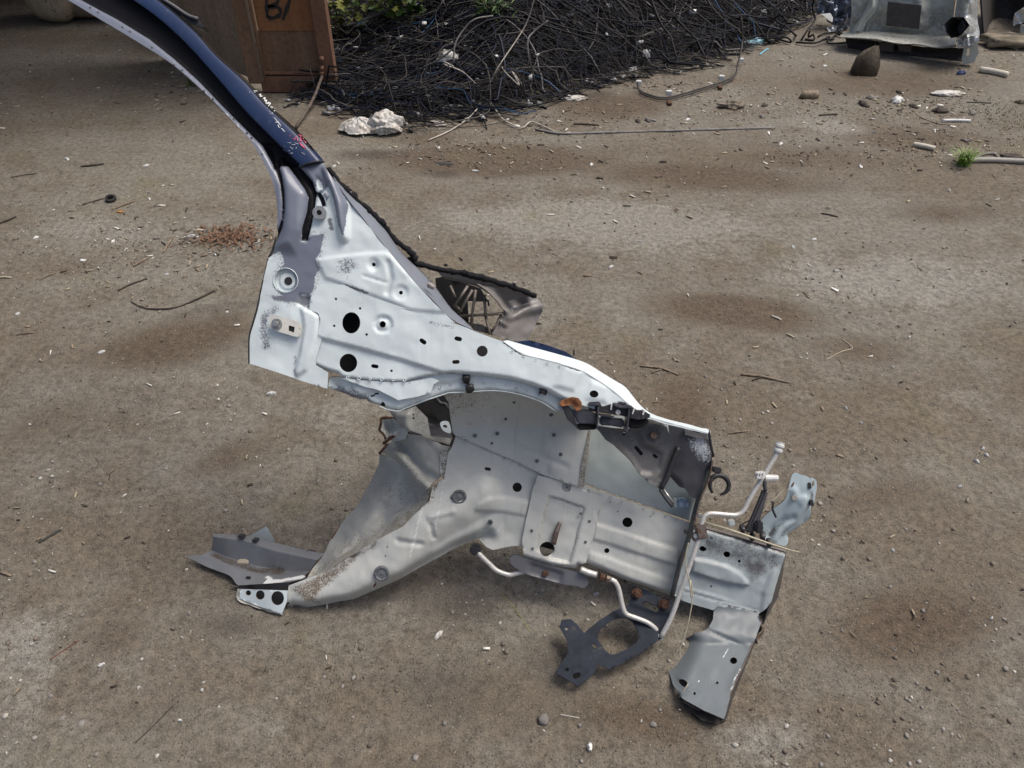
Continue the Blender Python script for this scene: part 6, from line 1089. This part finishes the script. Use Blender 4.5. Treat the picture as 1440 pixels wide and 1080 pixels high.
for x, y in ((553, 495), (797, 420)): box('bracket_tab', br, G(*c1('S', x, y), .012), (.02, .05, .012), M_RUST)
lump('connector', 'pale plastic connector block at the front of the heap', 'connector', G(907, 92), (.05, .04, .09), M_WHITE, 5, amp=.3, sq=.5, sub=2)
tw = thing('wire_tangle', 'black spiky wire tangle on the dirt between heap and blue panel', 'wire', G(1120, 55))
for k in range(9):
    x0, y0 = 1085 + 9 * k + rng.normal(0, 6), 52 + rng.normal(0, 5); pts = [G(np.array(x0), np.array(y0), .01)]
    for s in range(4): pts.append(pts[-1] + np.array([rng.normal(.03, .07), rng.normal(0, .05), rng.normal(.01, .03)])); pts[-1][2] = max(pts[-1][2], .012)
    V, F = tube_geo(cat(np.array(pts), 4), .006, 5); mesh_obj('wire', V, F, M_CAB[0], tw)
stick('hose', 'hose', 'black hose lying along the right foot of the heap', [(1000, 70), (1050, 56, .03), (1085, 46, .03), (1112, 36)], .011, M_CAB[0])
stick('hose', 'hose', 'thin black hose crossing the dirt below the heap end', [(890, 55, .1), (940, 66, .05), (1000, 77), (1040, 78)], .008, M_CAB[0])

# sticks and splinters
for k, pts, r, m_, lb_ in [
    ('X', [(660, 800), (740, 833), (870, 828), (980, 790), (1095, 735)], [.003, .004, .004, .006], M_STICKD, 'long curved dark twig left of the hinge pillar'),
    ('X', [(828, 552), (876, 475)], .005, M_STICK, 'short split wood splinter left of the rusty shavings'), ('X', [(818, 500), (845, 522)], .004, M_STICKD, 'small dark splinter crossing the split wood splinter'),
    ('X', [(420, 325), (500, 300), (590, 280)], .004, M_STICKD, 'dark thin stick at left beside a black washer'), ('X', [(568, 345), (680, 302)], .005, M_STICK, 'light brown stick right of the black washer'),
    ('X', [(415, 135), (470, 128), (530, 118)], [.004, .008, .004], M_STICKD, 'dark knobbly twig in the shed shade at left'), ('X', [(60, 190), (130, 178), (190, 170)], .003, M_STICKD, 'thin dark twig near the left edge in the shed shade'),
    ('X', [(678, 628), (752, 580)], .005, M_STICK, 'flat pale splinter left of the curved twig'), ('X', [(665, 600), (680, 628)], .003, M_STICK, 'tiny splinter touching the flat pale splinter'), ('X', [(598, 750), (650, 722), (745, 685)], [.004, .005, .003], M_STICKD, 'kinked dark twig above the curved twig'),
    ('X', [(200, 700), (285, 662)], .003, M_STICK, 'pale thin stem left of the kinked twig'), ('X', [(0, 420), (40, 405), (85, 388)], .006, M_STICKD, 'dark stick at the left edge level with the pillar'), ('X', [(430, 655), (470, 648)], .004, M_PALE, 'short pale straw left of the flat splinter'), ('X', [(80, 972), (180, 960)], .003, M_STICK, 'thin stem near the left edge below the straw'), ('X', [(0, 690), (60, 690)], .005, M_PALE, 'pale splinter at the left edge'),
    (None, [(58, 768), (73, 759), (88, 750)], .0045, plain('black_peg', (.03, .035, .03), .6), 'short blackish green peg left of the sill trough'), ('Z', [(260, 540), (330, 492), (402, 440)], .0022, plain('red_twig', (.14, .06, .045), .8), 'thin reddish twig at the lower left'), ('Z', [(690, 955), (790, 858), (880, 765)], .0018, M_STICKD, 'thin straight black twig at the bottom left'), ('Z', [(0, 98), (65, 120)], .004, M_STICK, 'pale stem at the left edge below the peg'),
    ('R', [(0, 522), (80, 530), (145, 555)], [.004, .006, .003], M_STICK, 'brown bark stick beside the front corner of the apron'), ('R', [(45, 545), (80, 532)], .004, M_STICK, 'bark sliver forking off the brown bark stick'), ('R', [(380, 550), (460, 562), (565, 585)], [.006, .006, .002], M_STICK, 'tapered bark stick right of the brown bark stick'), ('R', [(420, 575), (480, 556)], .004, M_STICKD, 'dark bark strip lying across the tapered stick'),
    ('R', [(758, 415), (798, 448), (760, 460), (695, 495)], .0022, M_PALE, 'bent dry stalk on the open dirt at right'), ('R', [(745, 488), (760, 510), (760, 528)], .002, M_STICK, 'small curved stalk below the bent dry stalk'), ('R', [(495, 330), (530, 345)], .005, M_BONE, 'short white stick on the open dirt'), ('R', [(550, 396), (577, 410)], .004, M_PALE, 'short cream stick below the white one'),
    ('R', [(330, 775), (408, 765)], .003, M_STICK, 'grey stalk right of the lamp panel corner'), (None, [(704, 834), (722, 852), (745, 886)], .0016, plain('green_stalk', (.25, .25, .11), .7), 'thin yellow-green stalk under the strut flange'), ('I', [(172, 805), (215, 812), (268, 822)], .0016, M_BONE, 'white splinter below the dark bolted plate'),
    ('V', [(495, 535), (580, 528)], .005, M_STICKD, 'dark stick on the dirt under the wood scrap'), ('V', [(960, 535), (1040, 565), (1110, 575)], .004, M_STICK, 'thin curved stick left of the thin white tube'), ('V', [(505, 980), (585, 995)], .004, M_STICKD, 'dark twig on the open grey dirt'), ('S', [(90, 602), (215, 608)], .006, M_STICKD, 'dark wood strip just behind the conduit'), ('V', [(1180, 462), (1290, 470)], .004, M_STICKD, 'thin dark stick below the white rag')]:
    stick('stick', 'stick', lb_, pts, np.array(r) * .7 if np.ndim(r) else r * .7, m_, k)
cyl_b = Gs(np.array(157), np.array(283)); w_ = cyl('washer_ring', None, cyl_b, (.1, -.2, 1), .022, .016, M_PLASTIC, 16, base=cyl_b, prof=[(.6, 1), (1, 1), (1, 0), (.6, 0), (.6, 1)]); tag(w_, 'black rubber washer lying on the dirt at left', 'washer')
# rusty shavings
n = 420; c0 = Gs(np.array(330), np.array(333)); V = []; F = []
for k in range(n):
    p = c0 + np.array([rng.normal(-.02, .075), rng.normal(0, .05), 0]); p[2] = gz(p[0], p[1]) + rng.random() * .014; a = rng.uniform(0, 6.28); L = rng.uniform(.004, .016); d = np.array([math.cos(a), math.sin(a), rng.normal(0, .25)]) * L; s = np.array([-math.sin(a), math.cos(a), .3]) * L * .22
    i = len(V); V += [p - d - s, p + d - s, p + d + s, p - d + s]; F.append([i, i + 1, i + 2, i + 3])
sv = mesh_obj('wood_shavings', np.array(V), np.array(F), plain('red_brown_shavings', (.145, .082, .050), .9, var=.45, scale=90), smooth=False); tag(sv, 'small heap of red-brown shavings left of the pillar', kind='stuff')
# white and coloured chips
GRP = 'small white chips on the dirt'; WL = 'small white chip lying on the dirt'
for x, y, s in [(51, 336, .026), (159, 339, .022), (116, 366, .024), (233, 385, .016), (25, 442, .018), (95, 226, .03), (206, 234, .03), (210, 280, .022), (303, 359, .016), (254, 1015, .011), (144, 937, .015), (196, 968, .007), (285, 973, .008), (256, 897, .006), (1145, 336, .024), (1116, 346, .022), (1177, 380, .02), (1279, 474, .014), (1189, 574, .012), (1255, 775, .012), (1382, 632, .014), (1373, 650, .016), (1387, 641, .013), (1350, 685, .012), (1394, 870, .01), (1210, 597, .012), (725, 177, .04), (668, 240, .03), (617, 209, .024), (470, 232, .02), (1098, 203, .03), (1210, 234, .03), (860, 376, .02), (900, 340, .015), (832, 230, .03), (1335, 268, .02), (1160, 92, .035), (1230, 187, .022), (967, 170, .03), (505, 160, .03)]:
    chip(WL, x, y, s, M_WHITE, 'white_chip', 'chip', GRP)
chip('white cigarette-butt-like scrap left of the arch flange', 380, 552, .032, M_WHITE, 'paper_scrap', 'paper', rot=.2, wd=.35, t=.006)
chip('curved white shell-like chip beside the rusty shavings', 269, 333, .05, M_WHITE, 'chip', 'chip', rot=.1, wd=.25, t=.008); chip('long pale chip behind the curved white one', 278, 322, .05, M_BONE, 'chip', 'chip', rot=-.1, wd=.25)
chip('orange chip below the light brown stick', 169, 299, .03, plain('orange_chip', (.45, .22, .06), .6), 'chip', 'chip', rot=.1, wd=.35); chip('cream chip right of the light brown stick', 227, 289, .034, M_BONE, 'chip', 'chip', rot=0., wd=.4)
chip('white paper scrap near the left edge above the sill trough', 142, 493, .026, M_WHITE, 'paper_scrap', 'paper', rot=.5, wd=.4)
chip('grey-white bent shell fragment below the rail arm', 617, 893, .022, M_FILM, 'chip', 'chip', rot=.9, wd=.5, t=.005); chip('lavender chip below the strut flange', 838, 834, .016, plain('lavender_chip', (.45, .42, .5), .5), 'chip', 'chip', rot=.2, wd=.4)
chip('white lump near the bottom edge below the dark plate', 829, 1051, .018, M_WHITE, 'chip', 'chip', wd=.7, t=.007); lump('stone', 'round grey stone below the dark plate', 'stone', Gs(np.array(764), np.array(1012)), (.024, .024, .016), M_STONE, 91, amp=.3, sub=2, sq=.9)
chip('flat dark rubber scrap on the dirt below the large bag', 628, 230, .09, plain('rubber_scrap', (.05, .048, .045), .8), 'rubber_scrap', 'rubber scrap', rot=-.1, wd=.35, t=.004)
for i, (x, y, s) in enumerate([(89, 1010, .016), (98, 1013, .014), (115, 1017, .018), (365, 953, .014), (928, 996, .010), (1243, 884, .010), (1260, 912, .011), (540, 940, .008)]): lump('stone', 'pale grey pebble half sunk in the dirt', 'stone', Gs(np.array(x), np.array(y), -.004), (s, s * .8, s * .6), M_PEB[1], 95 + i, amp=.3, sub=2, sq=.9, group='pale pebbles half sunk in the dirt')
rg2 = cyl('washer_ring', None, Gs(np.array(1258), np.array(912)), (0, 0, 1), .005, .002, M_STONE, 12, base=Gs(np.array(1258), np.array(912)), prof=[(.55, 1), (1, 1), (1, 0), (.55, 0), (.55, 1)]); tag(rg2, 'small metal washer on the dirt at lower right', 'washer')
# grass
def grass(name, label, cat_, px, py, n, h, spread, mat, kind=None, flat=.6):
    b = Gs(np.array(px), np.array(py)); V = []; F = []
    for k in range(n):
        a = rng.uniform(0, 6.28); q = b + np.array([rng.normal(0, spread * .4), rng.normal(0, spread * .3), 0]); L = h * rng.uniform(.5, 1.1); lean = rng.uniform(.1, flat * 1.4); d = np.array([math.cos(a), math.sin(a), 0]); s = np.array([-d[1], d[0], 0]) * .0022
        i = len(V); m1 = q + d * lean * L * .35 + [0, 0, L * .6]; m2 = q + d * lean * L + [0, 0, L * .85]
        V += [q - s, q + s, m1 + s * .8, m1 - s * .8, m2]; F += [[i, i + 1, i + 2, i + 3], [i + 3, i + 2, i + 4]]
    return tag(mesh_obj(name, np.array(V), F, mat, smooth=False), label, cat_, kind=kind)
grass('grass_tuft', 'bright green grass tuft at the left end of the long grey pole', 'grass', 1355, 230, 130, .085, .03, plain('bright_grass', (.17, .29, .045), .5, var=.3, scale=30), flat=1.1)
grass('sparse_grass', 'sparse low green grass film at the right edge of the yard', None, 1430, 165, 600, .009, .42, plain('moss_blades', (.16, .165, .075), .7), 'stuff')
grass('grass_tuft', 'small dull green sprig on the dirt behind the pillar flange', 'grass', 271, 120, 40, .05, .04, M_LEAF[0])
